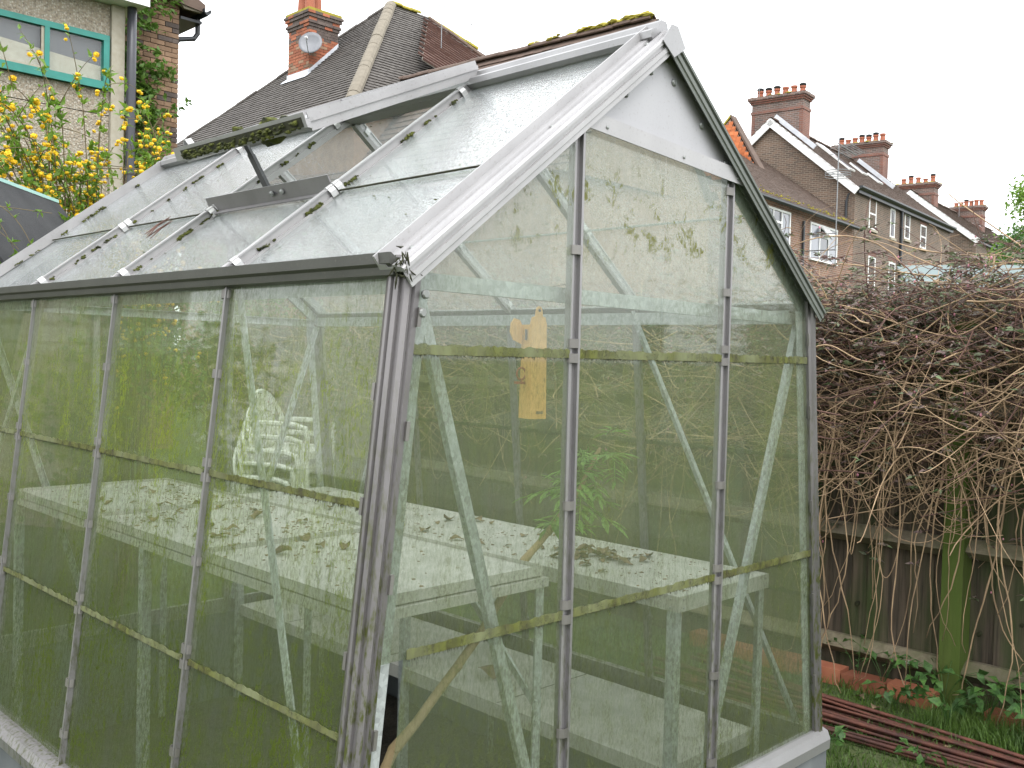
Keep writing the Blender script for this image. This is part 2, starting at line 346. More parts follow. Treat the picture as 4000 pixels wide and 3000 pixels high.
M['bw_red'] = m_brickwall('brick_wall_red', (.14, .075, .05), (.24, .115, .07), (.26, .22, .18), KV)
M['bw_chim'] = m_brickwall('brick_chimney_dark', (.09, .065, .058), (.16, .09, .07), (.22, .19, .17), KV)
M['bw_chimr'] = m_brickwall('brick_chimney_red', (.15, .06, .045), (.20, .08, .055), (.18, .14, .12), KV)
h = NT('ground'); p = h.pos(); n1 = h.noise(p, .9, 5); n2 = h.noise(p, 14, 5)
c = h.mix(h.ramp(n2, [(.35, 0.), (.65, 1.)]), (.035, .06, .014), (.075, .105, .025))
c = h.mix(h.ramp(n1, [(.5, 0.), (.64, .8)]), c, (.05, .04, .026))
M['ground'] = h.done(h.bsdf(c, .95, 0, h.bump(h.noise(p, 40, 4), .8, .03)))

# ------------------------------------------------------------------ ground
gm = MB()
N = 40
xs = [-200, -60, -25, -12] + [-8 + 16 * i / N for i in range(N + 1)] + [14, 30, 80, 250]
ys = [-200, -60, -25, -12] + [-6 + 16 * i / N for i in range(N + 1)] + [14, 30, 80, 250]
for y in ys:
    for x in xs:
        inside = -1.2 < x < 1.2 and -.3 < y < 2.9
        gm.v.append((x, y, G + (0 if inside or abs(x) > 9 or abs(y) > 11 else random.uniform(-.012, .012))))
nx = len(xs)
for j in range(len(ys) - 1):
    for i in range(nx - 1): gm.f.append((j * nx + i, j * nx + i + 1, (j + 1) * nx + i + 1, (j + 1) * nx + i))
me, m_ = gm.mesh('ground', False); put('ground', me, None, None, M['ground'], kind='structure')
gm = MB()
for j in range(25):
    for i in range(17): gm.v.append((-.84 + 1.68 * i / 16, .05 + 2.45 * j / 24, G + .02 + random.uniform(0, .025)))
for j in range(24):
    for i in range(16): gm.f.append((j * 17 + i, j * 17 + i + 1, (j + 1) * 17 + i + 1, (j + 1) * 17 + i))
me, m_ = gm.mesh('soil_floor', False); put('soil_floor', me, None, None, M['soil'], kind='structure')

# ------------------------------------------------------------------ greenhouse
XB, XE, ZE, ZR, L = .89, .754, 1.291, 1.88, 2.55
BY = [0, .637, 1.243, 1.85, L]              # glazing bars along the length
BX = [-.288, .303]                          # glazing bars of the gable
ZA, ZB, ZA2, ZB2 = 1.133, .563, .846, .426  # pane joints (gable, sides)
GH = empty('greenhouse', (0, 1.27, G), 'aluminium greenhouse with algae-stained glass and open roof vent', 'greenhouse')
def wx(z, s=-1): return s * (XB + (XE - XB) * z / ZE)
WUP = {s: V((wx(1, s) - wx(0, s), 0, 1)).normalized() for s in (-1, 1)}
WN = {s: V((s * WUP[s].z, 0, -s * WUP[s].x)) for s in (-1, 1)}
RUP = {s: V((-s * XE, 0, ZR - ZE)).normalized() for s in (-1, 1)}
RN = {s: V((s * (ZR - ZE), 0, XE)).normalized() for s in (-1, 1)}
RL = math.hypot(XE, ZR - ZE)
def wp(s, y, z, o=0): return V((wx(z, s), y, z)) + WN[s] * o                 # point on a side wall
def rp(s, y, d, o=0): return V((s * XE, y, ZE)) + RUP[s] * d + RN[s] * o      # point on a roof slope (d from the eave)
T = .003
JIT = lambda: random.uniform(-.0008, .0008)
def pane(pts, n, mat, parent=GH, name='pane', back=.002):
    j = JIT(); b = MB().poly([V(p) - n * (back + T - j) for p in pts], n * T)
    o = b.obj(name, mat, parent); o.data.materials.append(M['g_clear'])
    for f in o.data.polygons: f.material_index = 0 if f.index == 1 else 1      # algae grows on the outer face
    return o

# bar profile across (a) and outwards (b)
BARP = [(-.0125, -.012), (-.0125, .004), (-.0065, .006), (-.0065, .003), (.0055, .003), (.0055, .013), (.0125, .013), (.0125, -.012)]
RBARP = [(-.011, -.012), (-.011, .004), (-.004, .004), (-.004, .022), (-.008, .022), (-.008, .026), (.008, .026), (.008, .022), (.004, .022), (.004, .004), (.011, .004), (.011, -.012)]
def clip_mesh(w_, lng, hgt):
    b = MB(); pr = [(-w_, -.004), (-w_ - .004, .001), (-w_ - .002, hgt * .5), (-w_ * .45, hgt), (w_ * .45, hgt * 1.02), (w_ + .002, hgt * .55), (w_ + .004, .001), (w_, -.004)]
    pr2 = [(a * .86, c_ - .0025) for a, c_ in pr]
    prof = pr + pr2[::-1]
    n = len(pr)
    for i in range(n - 1):
        b.ext([pr[i], pr[i + 1], pr2[i + 1], pr2[i]], (0, 0, -lng / 2), (0, 0, lng / 2), X_, Y_)
    return b.mesh('clip', False)[0]
CL = clip_mesh(.0135, .020, .014); CR = clip_mesh(.011, .020, .0285)
CL.materials.append(M['clip']); CR.materials.append(M['clip_b'])
def frame(o, a, b, c): return Matrix(((a.x, b.x, c.x, o.x), (a.y, b.y, c.y, o.y), (a.z, b.z, c.z, o.z), (0, 0, 0, 1)))

def bar(p0, p1, A, Nn, prof, mat, clips=(), cm=CL, off=.0):
    p0, p1 = V(p0), V(p1)
    o = MB().ext(prof, p0 + Nn * off, p1 + Nn * off, A, Nn).obj('glazing_bar', mat, GH)
    d = (p1 - p0).normalized()
    for t in clips:
        put('clip', cm, o, frame(p0 + d * t + Nn * off, A, Nn, A.cross(Nn)))
    return o
# side walls
for s in (-1, 1):
    A = Y_ * (-1 if s < 0 else 1)
    for k, y in enumerate(BY[1:4]):
        hh = ZE / WUP[s].z
        bar(wp(s, y, .0), wp(s, y, ZE - .012), A, WN[s], BARP, M['alum_w'],
            [hh - .045, 1.07, ZA2 + .022, ZA2 - .012, .645, ZB2 + .022, ZB2 - .012, .22, .085], CL)
    for k in range(4):
        y0, y1 = BY[k] + .008, BY[k + 1] - .008
        for z0, z1 in ((.008, ZB2), (ZB2, ZA2), (ZA2, ZE)):
            o_ = .0
            pane([wp(s, y0, z0 - (.012 if z0 > .1 else 0)), wp(s, y1, z0 - (.012 if z0 > .1 else 0)), wp(s, y1, z1), wp(s, y0, z1)], WN[s],
                 M['g_side'] if s < 0 else M['g_right'], back=.002 if z0 < .1 else (-.001 if z0 < .5 else -.004))
# gables
def gy(y, n): return n
def slope_z(x): return ZR - (ZR - ZE) * abs(x) / XE
def gable_panes(y, ny, mat, near):
    nrm = V((0, ny, 0)); q = lambda x, z: V((x, y, z))
    cut = .012
    def xl(z, s): return wx(z, s) - s * .02
    tie = 1.635
    # left bay
    for s, bx in ((-1, BX[0]), (1, BX[1])):
        xi = bx + s * .006
        zt = slope_z(bx) - .02
        pane([q(xi, ZA - cut), q(xl(ZA, s), ZA - cut), q(xl(ZE, s), ZE - .01), q(xi, zt)][::(1 if s > 0 else -1)] if ny > 0 else [q(xi, ZA - cut), q(xi, zt), q(xl(ZE, s), ZE - .01), q(xl(ZA, s), ZA - cut)][::(1 if s > 0 else -1)], nrm, mat, back=-.004)
        pts = [q(xi, ZB - cut), q(xi, ZA), q(xl(ZA, s), ZA), q(xl(ZB, s), ZB - cut)]
        pane(pts, nrm, mat, back=-.001)
        if near and s < 0:     # broken pane: curved break edge on the corner side
            edge = [(-.735, ZB), (-.742, .50), (-.745, .43), (-.752, .375), (-.772, .325), (-.800, .288), (-.832, .262), (-.852, .245)]
            pane([q(xi, .008), q(xi, ZB)] + [q(a, b) for a, b in edge] + [q(xl(0, s), .008)], nrm, mat)
        else:
            pane([q(xi, .008), q(xi, ZB), q(xl(ZB, s), ZB), q(xl(0, s), .008)], nrm, mat)
    x0, x1 = BX[0] + .006, BX[1] - .006
    if near:
        xm = .028
        pane([q(x0, ZA - cut), q(xm - .0008, ZA - cut), q(xm - .0008, tie), q(x0, tie)], nrm, mat, back=-.004)
        pane([q(xm + .0008, ZA - cut), q(x1, ZA - cut), q(x1, tie), q(xm + .0008, tie)], nrm, mat, back=-.004)
    else:
        pane([q(x0, ZA - cut), q(x1, ZA - cut), q(x1, tie), q(x0, tie)], nrm, mat, back=-.004)
    pane([q(x0, ZB - cut), q(x1, ZB - cut), q(x1, ZA), q(x0, ZA)], nrm, mat, back=-.001)
    pane([q(x0, .008), q(x1, .008), q(x1, ZB), q(x0, ZB)], nrm, mat)
gable_panes(0, -1, M['g_gable'], True); gable_panes(L, 1, M['g_far'], False)
for x, zt in ((BX[0], 1.655), (BX[1], 1.60)):
    bar((x, 0, 0), (x, 0, zt), X_, -Y_, BARP, M['alum_w'], [zt - .04, zt - .30, ZA + .02, ZA - .012, .80, ZB + .02, ZB - .012, .30, .07], CL)
    bar((x, L, 0), (x, L, slope_z(x) - .02), -X_, Y_, BARP, M['alum'])
# corner posts with grooved outer face
for y, ny in ((0, -1), (L, 1)):
    for s in (-1, 1):
        mat = M['alum_post']
        p0, p1 = wp(s, y, -.03), wp(s, y, ZE + .01)
        o = MB()
        Ax = V((0, -ny, 0)); Bx = V((-s, 0, 0))
        side = [(.0, 0), (.0, .010), (.006, .016), (.010, .010), (.014, .010), (.016, .016), (.020, .018), (.034, .012), (.034, .0)]
        o.ext(side, p0, p1, Ax, WN[s])
        gab = [(-.004, 0), (-.004, .012), (.004, .018), (.010, .012), (.013, .012), (.016, .018), (.020, .012), (.034, .010), (.034, 0)]
        o.ext(gab, p0 + V((0, -ny * .0005, 0)), p1 + V((0, -ny * .0005, 0)), Bx, V((0, ny, 0)))
        c = o.obj('corner_post', mat, GH)
        MB().box(0, .035, 0, .003, 0, (p1 - p0).length - .03, O=p0 + Bx * .034 - V((0, ny * .008, 0)), A=Bx, B=V((0, -ny, 0)), C=WUP[s]).obj('corner_angle', M['galv'], GH)
        if ny < 0:
            for z in (1.19, .98, .70, .42, .17):
                cp = wp(s, y, z) + Bx * .036 + V((0, -.012, 0))
                MB().box(-.004, .004, -.003, .004, -.018, .018, O=cp, C=WUP[s]).obj('clip', M['clip'], c)
                if s < 0: MB().box(-.003, .004, -.004, .004, -.016, .016, O=wp(s, .036, z - .14, .012), C=WUP[s]).obj('clip', M['clip'], c)
# pane overlap strips grown over with algae
def joint(p0, p1, up, n, hgt=.017):
    p0, p1 = V(p0), V(p1); k = 46; b = MB(); d = p1 - p0
    a0 = p0 + n * .0065; top = [a0 + d * (i / k) + up * (hgt + random.uniform(-.0025, .0025)) for i in range(k + 1)]
    bot = [a0 + d * (i / k) + up * random.uniform(-.0006, .0006) for i in range(k + 1)]
    n0 = len(b.v)
    for t, q in zip(top, bot): b.v += [tuple(t), tuple(q), tuple(t - n * .002), tuple(q - n * .002)]
    for i in range(k):
        c = n0 + i * 4; b.f += [(c, c + 4, c + 5, c + 1), (c + 2, c + 3, c + 7, c + 6), (c, c + 2, c + 6, c + 4), (c + 1, c + 5, c + 7, c + 3)]
    o = b.obj('overlap_algae', M['joint'], GH, kind='stuff')
    b = MB()
    for i in range(int(d.length * 300)):
        q = a0 + d * random.random() + up * .0012 - n * .001; l = abs(random.gauss(0, .0035)) + .0018; w_ = random.uniform(.0008, .0022); e1 = d.normalized()
        b.add([q - e1 * w_, q + e1 * w_, q - up * l + n * .0008, q - n * .0025], [(0, 1, 2), (0, 2, 3), (1, 3, 2), (0, 3, 1)])
    b.obj('moss_fringe', M['fringe'], GH, kind='stuff')
for s in (-1, 1):
    for k in range(4):
        for z in (ZA2, ZB2): joint(wp(s, BY[k] + (.036 if k == 0 else .013), z - .012), wp(s, BY[k + 1] - .013, z - .012), WUP[s], WN[s], .013)
for z in (ZA, ZB):
    xl, xr = wx(z, -1) + .036, wx(z, 1) - .036
    if z == ZB: xl = -.735
    for x0, x1 in ((xl, BX[0] - .013), (BX[0] + .013, BX[1] - .013), (BX[1] + .013, xr)):
        joint((x0, 0, z - .012), (x1, 0, z - .012), Z_, -Y_, .019)
# roof slopes: bars, panes
DJ = (XE - .455) / XE * RL; DS = (XE - .468) / XE * RL
for s in (-1, 1):
    A = -Y_ if s < 0 else Y_
    for k, y in enumerate(BY[1:4]):
        bar(rp(s, y, -.018), rp(s, y, RL - .02), A, RN[s], RBARP, M['alum_b'], [.045, DJ - .010, DJ + .014, RL - .05], CR)
    for k in range(4):
        y0, y1 = BY[k] + .006, BY[k + 1] - .006
        top1 = DS if (s < 0 and k == 1) else DJ
        pane([rp(s, y0, -.012), rp(s, y0, top1), rp(s, y1, top1), rp(s, y1, -.012)], RN[s], M['g_roof'] if s < 0 else M['g_roof_r'])
        if not (s < 0 and k == 1):
            pane([rp(s, y0, DJ - .012), rp(s, y0, RL - .012), rp(s, y1, RL - .012), rp(s, y1, DJ - .012)], RN[s], M['g_roof'] if s < 0 else M['g_roof_r'], back=-.002)
            MB().box(.0, y1 - y0 - .02, -.002, .002, -.001, .003, O=rp(s, y0 + .01, DJ - .013, .006), A=Y_, B=RUP[s], C=RN[s]).obj('pane_edge_dirt', M['fringe'], GH)
# barge extrusions on the roof ends
BRG = [(-.031, -.034), (-.031, -.024), (-.034, -.022), (-.034, -.012), (-.029, -.010), (-.029, -.003), (-.034, -.001), (-.034, .006), (-.030, .010), (-.022, .010), (-.020, .015), (-.008, .015), (-.006, .010), (.008, .010), (.010, .016), (.028, .018), (.030, .036), (.034, .036), (.034, .0), (-.028, .0), (-.028, -.034)]
for y, ny in ((0, -1), (L, 1)):
    for s in (-1, 1):
        o = MB().ext(BRG, rp(s, y, -.035, .0), rp(s, y, RL + .004, .0), V((0, -ny, 0)), RN[s]).obj('barge_bar', M['alum_b'] if s < 0 else M['barge_shaded'], GH)
        MB().box(-.02, RL - .03, -.03, .0, -.045, -.006, O=rp(s, y, 0, 0) + V((0, -ny * .012, 0)), A=RUP[s], B=V((0, -ny * .1, 0)), C=RN[s]).obj('inner_rafter', M['galv'], GH)
        for d in (.03, .5, .9):
            b = MB().lathe([(.0055, 0), (.0055, .002), (.003, .004)], rp(s, y, d, .0105) + V((0, -ny * .002, 0)), 8, RN[s]); b.obj('screw', M['screw'], o)
MB().poly([V((-.045, -.036, ZR - .022)), V((0, -.036, ZR - .052)), V((.045, -.036, ZR - .022)), V((.012, -.036, ZR + .022)), V((-.012, -.036, ZR + .022))], V((0, -.003, 0))).obj('apex_plate', M['alum'], GH)
# ridge
MB().ext([(-.03, -.02), (-.045, -.012), (-.046, .004), (-.038, .010), (-.020, .012), (-.016, .030), (-.010, .036), (.010, .036), (.016, .030), (.020, .012), (.038, .010), (.046, .004), (.045, -.012), (.03, -.02)],
         (0, -.005, ZR + .004), (0, L + .005, ZR + .004), X_, Z_).obj('ridge_bar', M['alum'], GH)
# gutters
for s in (-1, 1):
    GP = [(-.005, -.02), (-.005, .006), (.028, .006), (.040, .014), (.044, .014), (.043, -.006), (.036, -.012), (.034, -.026), (.012, -.030), (.010, -.022)]
    MB().ext(GP, (s * (XE - .004), -.004, ZE), (s * (XE - .004), L + .01, ZE), V((s, 0, 0)), Z_).obj('gutter', M['alum_d'], GH)
    MB().box(0, L - .1, 0, .003, -.055, -.015, O=V((s * (XE - .03), .05, ZE)), A=Y_, B=V((-s, 0, 0))).obj('eave_angle', M['galv'], GH)
# gable triangle panel, tie strip, screws
def gpt(x, z, o=0): return V((x, -o, z))
for y, ny in ((0, -1), (L, 1)):
    pts = [V((BX[0] - .004, y, 1.655)), V((.335, y, 1.60)), V((.335, y, slope_z(.335) - .012)), V((0, y, ZR - .012)), V((BX[0] - .004, y, slope_z(.288) - .012))]
    gp = MB().poly([p + V((0, ny * .006, 0)) for p in pts], V((0, -ny * .003, 0))).obj('gable_panel', M['panel'], GH)
    if ny < 0:
        for px, pz in ((-.045, 1.792), (-.135, 1.722), (-.235, 1.665), (.045, 1.785), (.165, 1.705), (.275, 1.628)):
            MB().lathe([(.0092, 0), (.0092, .003), (.007, .006)], (px, -.0058, pz), 10, -Y_).box(-.0008, .0008, -.0072, -.0064, -.006, .006, O=V((px, -.006, pz))).obj('screw', M['screw'], gp)
    z0, z1 = 1.655, 1.622
    a = V((BX[0] + .014, y, z0)); b_ = V((.345, y, 1.615))
    t = MB().ext([(0, 0), (.014, 0), (.016, .003), (.016, .003 + .002), (0, .004)], a, b_, V((0, ny, 0)), Z_)
    d = (b_ - a).normalized(); up = d.cross(V((0, 1, 0))) * 1
    if up.z < 0: up = -up
    t = MB().box(0, (b_ - a).length, 0, .003, -.036, .002, O=a + V((0, ny * .019, 0)), A=d, B=V((0, ny, 0)), C=up)
    t.box(0, (b_ - a).length, -.014, .0, -.001, .002, O=a + V((0, ny * .019, 0)), A=d, B=V((0, ny, 0)), C=up)
    t = t.obj('tie_strip', M['alum_b'], GH)
    if ny < 0:
        for k in (.06, .35, .59):
            MB().lathe([(.0045, 0), (.0045, .0015), (.002, .003)], a + d * k - up * .022 + V((0, ny * .0222, 0)), 8, -Y_).obj('screw', M['screw'], t)
# corner bolts, horizontal eave tie and diagonal braces (galvanised angle strip)
def strip(p0, p1, n, w_=.024, name='brace', mat='galv'):
    p0, p1, n = V(p0), V(p1), V(n).normalized(); d = (p1 - p0).normalized(); c = d.cross(n)
    b = MB().box(0, (p1 - p0).length, -w_ / 2, w_ / 2, -.0015, .0015, O=p0, A=d, B=c, C=n)
    b.box(0, (p1 - p0).length, w_ / 2 - .0025, w_ / 2, -.016, -.0016, O=p0, A=d, B=c, C=n)
    return b.obj(name, M[mat], GH)
for y, ny in ((.022, -1), (L - .022, 1)):
    n = (0, ny, 0)
    strip((-.70, y, 1.235), (-.300, y + .002 * -ny, .01), n); strip((.735, y, 1.235), (.315, y + .002 * -ny, .01), n)
    strip((-.72, y + .006 * -ny, 1.262), (.72, y + .006 * -ny, 1.25), n, .032, 'eave_tie')
for s in (-1, 1):
    inn = -.022
    strip(wp(s, .640, ZE - .01, inn), wp(s, .06, .02, inn), WN[s]); strip(wp(s, BY[3], ZE - .01, inn), wp(s, L - .06, .02, inn), WN[s])
for px, pz, in ((-.728, 1.292), (-.702, 1.305), (-.716, 1.233), (-.722, 1.198)):
    MB().lathe([(.009, 0), (.009, .004), (.0065, .007)], (px, -.012, pz), 10, -Y_).obj('bolt', M['screw'], GH)
# sill and plinth
for y, ny in ((0, -1), (L, 1)):
    MB().ext([(.03, -.05), (.032, -.02), (.022, .004), (.006, .010), (-.015, .010), (-.015, -.05)], (-XB - .02, y, 0), (XB + .02, y, 0), V((0, ny, 0)), Z_).obj('sill', M['alum'], GH)
    MB().box(-XB - .02, XB + .02, -.02, .02, G - .02, -.0505, O=V((0, y, 0))).obj('plinth', M['plinth'], GH)
for s in (-1, 1):
    MB().ext([(.04, -.05), (.042, -.02), (.03, .002), (.008, .008), (-.015, .008), (-.015, -.0502)], (s * XB, .02, 0), (s * XB, L - .02, 0), V((s, 0, 0)), Z_).obj('sill', M['alum_w'], GH)
    MB().box(-.018, .024, .021, L - .021, G - .02, -.051, O=V((s * XB, 0, 0))).obj('plinth', M['plinth'], GH)
# roof vent (open), vent sill, stay arm
VA = math.radians(24.4); VU = V((-math.cos(VA), 0, -math.sin(VA))); VNn = V((-math.sin(VA), 0, math.cos(VA)))
VO = V((-.02, 0, ZR + .052)); VL = .598
vent = empty('roof_vent', VO + V((0, .94, 0)), 'x', 'x'); del vent['label']; del vent['category']
vent.parent = GH; vent.matrix_parent_inverse = WM[GH].inverted()
y0, y1 = .622, 1.262
RAILP = [(0, -.034), (0, .012), (.003, .012), (.003, -.006), (.012, -.006), (.012, -.009), (.003, -.009), (.003, -.034)]
MB().ext(RAILP, VO + V((0, y0, 0)), VO + V((0, y0, 0)) + VU * VL, Y_, VNn).obj('side_rail', M['alum_b'], vent)
MB().ext([(.003, -.012), (.0065, -.010), (.0065, -.004), (.003, -.002)], VO + V((0, y0 - .007, 0)), VO + V((0, y0 - .007, 0)) + VU * VL, Y_, VNn).obj('rail_rib', M['alum_b'], vent)
MB().ext(RAILP, VO + V((0, y1, 0)), VO + V((0, y1, 0)) + VU * VL, -Y_, VNn).obj('side_rail', M['alum_b'], vent)
MB().ext([(-.004, -.02), (-.004, .012), (.004, .012), (.008, .004), (.03, -.004), (.03, -.02)], VO + V((0, y0 + .004, 0)), VO + V((0, y1 - .004, 0)), VU, VNn).obj('hinge_rail', M['alum'], vent)
MB().ext([(0, -.012), (0, -.004), (.022, -.004), (.022, .014), (.025, .014), (.025, -.022), (.012, -.028), (.012, -.012)], VO + VU * (VL - .012) + V((0, y0 - .004, 0)), VO + VU * (VL - .012) + V((0, y1 + .03, 0)), VU, VNn).obj('bottom_rail', M['alum_b'], vent)
pane([VO + V((0, y0 + .005, 0)) + VU * .02, VO + V((0, y0 + .005, 0)) + VU * VL, VO + V((0, y1 - .005, 0)) + VU * VL, VO + V((0, y1 - .005, 0)) + VU * .02], VNn, M['g_roof'], vent)
MB().box(0, y1 - y0 - .02, .0135, .0145, -.020, .004, O=VO + VU * VL + V((0, y0 + .01, 0)), A=Y_, B=VU, C=VNn).obj('rail_channel', M['fringe'], vent)
put('clip', CR, vent, frame(VO + VU * (VL - .02) + V((0, y1 - .01, 0)), Y_, VNn, Y_.cross(VNn)))
b = MB()
for i in range(150):
    t = random.random() ** .8; y = y0 + .02 + (y1 - y0 - .04) * t
    b.blob(VO + VU * (VL + random.uniform(.012, .017)) + VNn * random.uniform(-.024, -.002) + V((0, y, 0)), random.uniform(.003, .008), 1, 1.5, .8)
for t, r in ((.30, .022), (.34, .018), (.55, .018), (.20, .014)): b.blob(VO + VU * (VL - .02) + VNn * .012 + V((0, y0 + (y1 - y0) * t, 0)), r, 1, 1.6, .6)
b.blob(VO + VU * (VL - .03) - VNn * .028 + V((0, y0 + .22, 0)), .03, 1, 1.5, .7); b.blob(VO + VU * (VL - .03) - VNn * .026 + V((0, y0 + .25, 0)), .02, 1, 1.5, .7)
b.obj('moss', M['moss'], vent, kind='stuff')
sill_o = rp(-1, 0, DS, .004)
MB().ext([(-.012, 0), (-.012, .004), (.004, .004), (.012, .045), (.015, .045), (.010, 0)], sill_o + V((0, BY[1] + .012, 0)), sill_o + V((0, BY[2] + .03, 0)), RUP[-1], RN[-1]).obj('vent_sill', M['alum_w'], GH)
arm0 = VO + VU * (VL - .06) - VNn * .018 + V((0, 1.03, 0)); arm1 = rp(-1, .935, DS + .012, .030)
d = (arm1 - arm0)
ao = MB().ext([(-.009, -.005), (.009, -.005), (.009, .005), (-.009, .005)], arm0, arm0 + d * .28, Y_, d.normalized().cross(Y_)).ext([(-.012, -.006), (.012, -.006), (.012, .006), (-.012, .006)], arm0 + d * .26, arm0 + d * .9, Y_, d.normalized().cross(Y_)).ext([(-.008, -.005), (.008, -.005), (.008, .005), (-.008, .005)], arm0 + d * .89, arm1 + V((0, -.035, -.006)), Y_, d.normalized().cross(Y_)).obj('stay_arm', M['black_pl'], vent)
for yy in (.915, .865): MB().lathe([(.008, 0), (.008, .004), (.005, .007)], rp(-1, yy, DS + .006, .03) , 8, -RUP[-1]).obj('bolt', M['screw'], ao)
# moss along the roof bars
for y in BY[1:4] + [L - .04]:
    b = MB()
    for i in range(13):
        dd = random.uniform(.04, RL - .1); n_ = random.choice([1, 1, 2, 2, 4, 7])
        for j in range(n_ * 2): b.blob(rp(-1, y - .010 + random.uniform(-.003, .003), dd + j * .004, .007 + random.uniform(-.003, .003)), random.uniform(.002, .0055), 1.2, .8, .8, .45)
    b.obj('moss', M['moss'], GH, kind='stuff')
b = MB()
for i in range(26): b.blob(rp(-1, random.uniform(.05, 2.4), random.uniform(.02, .85), .001), random.uniform(.0015, .004), 1.3, 1.3, .6)
b.obj('moss_specks', M['moss'], GH, kind='stuff')
# litter caught in the gutter end
b = MB()
for i in range(34):
    p = V((-XE - .025, -.022, ZE - .005)) + V((random.gauss(0, .012), random.gauss(0, .008), random.gauss(-.008, .014)))
    q = V((random.gauss(0, 1), random.gauss(0, .5), random.gauss(-.4, 1))).normalized() * random.uniform(.012, .03); r_ = q.orthogonal().normalized() * .003
    b.tube([p - q * .5, p + r_, p + q * .5], [.001, .0022, .0006], 4)
b.obj('gutter_litter', M['fringe'], None, label='dark dead leaf litter caught in the gutter end of the greenhouse', cat='leaf litter', kind='stuff')

# ------------------------------------------------------------------ things inside the greenhouse
def bench(name, x0, x1, y0, y1, z, label, tray, shelf_z=None, legs_y=None):
    B = empty(name, ((x0 + x1) / 2, (y0 + y1) / 2, G), label, 'bench', 'aluminium staging benches')
    zt = z - (.030 if tray else .0)
    MB().box(x0, x1, y0, y1, zt - .003, zt).obj('bench_top', M['bench'], B)
    ap = .024 if tray else .043
    for (a0, a1, b0, b1) in ((x0 - .002, x1 + .002, y0 - .002, y0 - .0005), (x0 - .002, x1 + .002, y1 + .0005, y1 + .002), (x0 - .002, x0 - .0005, y0, y1), (x1 + .0005, x1 + .002, y0, y1)):
        MB().box(a0, a1, b0, b1, zt - ap, zt - .0005).obj('apron', M['bench'], B)
    if tray:
        t0 = .012
        n = 3; dy = (y1 - y0) / n
        for i in range(n):
            ya, yb = y0 + t0 + dy * i, y0 + dy * (i + 1) - .004
            tr = MB().box(x0, x1 - .008, ya, yb, z - .012, z - .010).obj('tray', M['bench'], B)
            for q in ((x0 - .001, x1 - .007, ya - .0015, ya), (x0 - .001, x1 - .007, yb, yb + .0015), (x0 - .0015, x0, ya, yb), (x1 - .008, x1 - .0065, ya, yb)):
                MB().box(*q, z - .026, z).obj('lip', M['bench'], tr)
    ly = legs_y or (y0 + .012, (y0 + y1) / 2, y1 - .012)
    for yy in ly:
        for xx, sx in ((x0 + .002, 1), (x1 - .002, -1)):
            lg = MB().box(0, sx * .028, -.0015, .0015, G + .02, zt - .004, O=V((xx, yy, 0))).box(0, sx * .003, .0016, .028, G + .02, zt - .004, O=V((xx, yy, 0))).obj('leg', M['galv'], B)
            for dz in ((.007, .018) if tray else (.010, .033)):
                MB().lathe([(.004, 0), (.0035, .0025), (.001, .0035)], (xx - sx * .0042, yy + .013, zt - dz), 7, V((-sx, 0, 0))).obj('rivet', M['alum_b'], lg)
    for xx in (x0 + .02, x1 - .02):
        for dz in ((.007, .018) if tray else (.010, .033)): MB().lathe([(.004, 0), (.0035, .0025), (.001, .0035)], (xx, y0 - .002, zt - dz), 7, -Y_).obj('rivet', M['alum_b'], B)
    if shelf_z is not None:
        sh = MB().box(x0 + .006, x1 - .006, y0 + .03, y1 - .03, shelf_z - .003, shelf_z).obj('shelf', M['bench'], B)
        MB().box(x0 + .004, x0 + .006, y0 + .03, y1 - .03, shelf_z - .045, shelf_z).obj('shelf_edge', M['bench'], sh)
        MB().box(x0 + .006, x1 - .006, y0 + .028, y0 + .03, shelf_z - .045, shelf_z).obj('shelf_edge', M['bench'], sh)
        for yy in np.arange(y0 + .7, y1 - .2, .62): MB().box(x0 + .01, x1 - .01, yy, yy + .003, shelf_z, shelf_z + .0012).obj('seam', M['alum_d'], sh)
    return B
b1 = bench('staging_bench', -.615, -.02, .30, 2.46, .58, 'raised aluminium tray bench inside the long algae-green side wall', True)
p0, p1 = V((-.045, .312, .22)), V((-.045, .62, .50))
MB().box(0, (p1 - p0).length, -.010, .010, -.004, .004, O=p0, A=(p1 - p0).normalized(), B=(p1 - p0).normalized().cross(X_), C=X_).obj('brace', M['galv'], b1)
bench('staging_bench', .305, .765, .115, 2.46, .482, 'two-shelf aluminium bench along the greenhouse wall facing the wooden fence', False, .0)
# curled dry leaves on the benches
def curl_leaf(sz):
    b = MB(); n = 6; m = 4; pts = []
    cu, tw = random.uniform(1.5, 3.2), random.uniform(-.8, .8)
    for i in range(n + 1):
        t = i / n; wv = math.sin(math.pi * min(max(t, .04), .96)) * .42
        for j in range(m + 1):
            u = (j / m - .5) * 2; x = t - .5; y = u * wv
            ang = u * cu * .5 + tw * t
            pts.append((x * sz, math.sin(ang) * wv * sz, (.10 + (1 - math.cos(ang)) * wv * .7 + .12 * math.sin(t * 5 + tw) + random.uniform(-.04, .04)) * sz))
    fs = [(i * (m + 1) + j, i * (m + 1) + j + 1, (i + 1) * (m + 1) + j + 1, (i + 1) * (m + 1) + j) for i in range(n) for j in range(m)]
    zmin = min(p[2] for p in pts); pts = [(x, y, z - zmin) for x, y, z in pts]
    b.add(pts, fs); me = b.mesh('dry_leaf', False)[0]; me.materials.append(M['dry']); return me
LM = [curl_leaf(1) for _ in range(6)]
def dry(x, y, z, sz, label, grp):
    put('dry_leaf', random.choice(LM), None, Matrix.Translation((x, y, z)) @ Matrix.Rotation(random.uniform(0, 6.28), 4, 'Z') @ Matrix.Diagonal((sz, sz * random.uniform(.7, 1.1), sz * random.uniform(.6, 1), 1)), label=label, cat='dry leaf', group=grp)
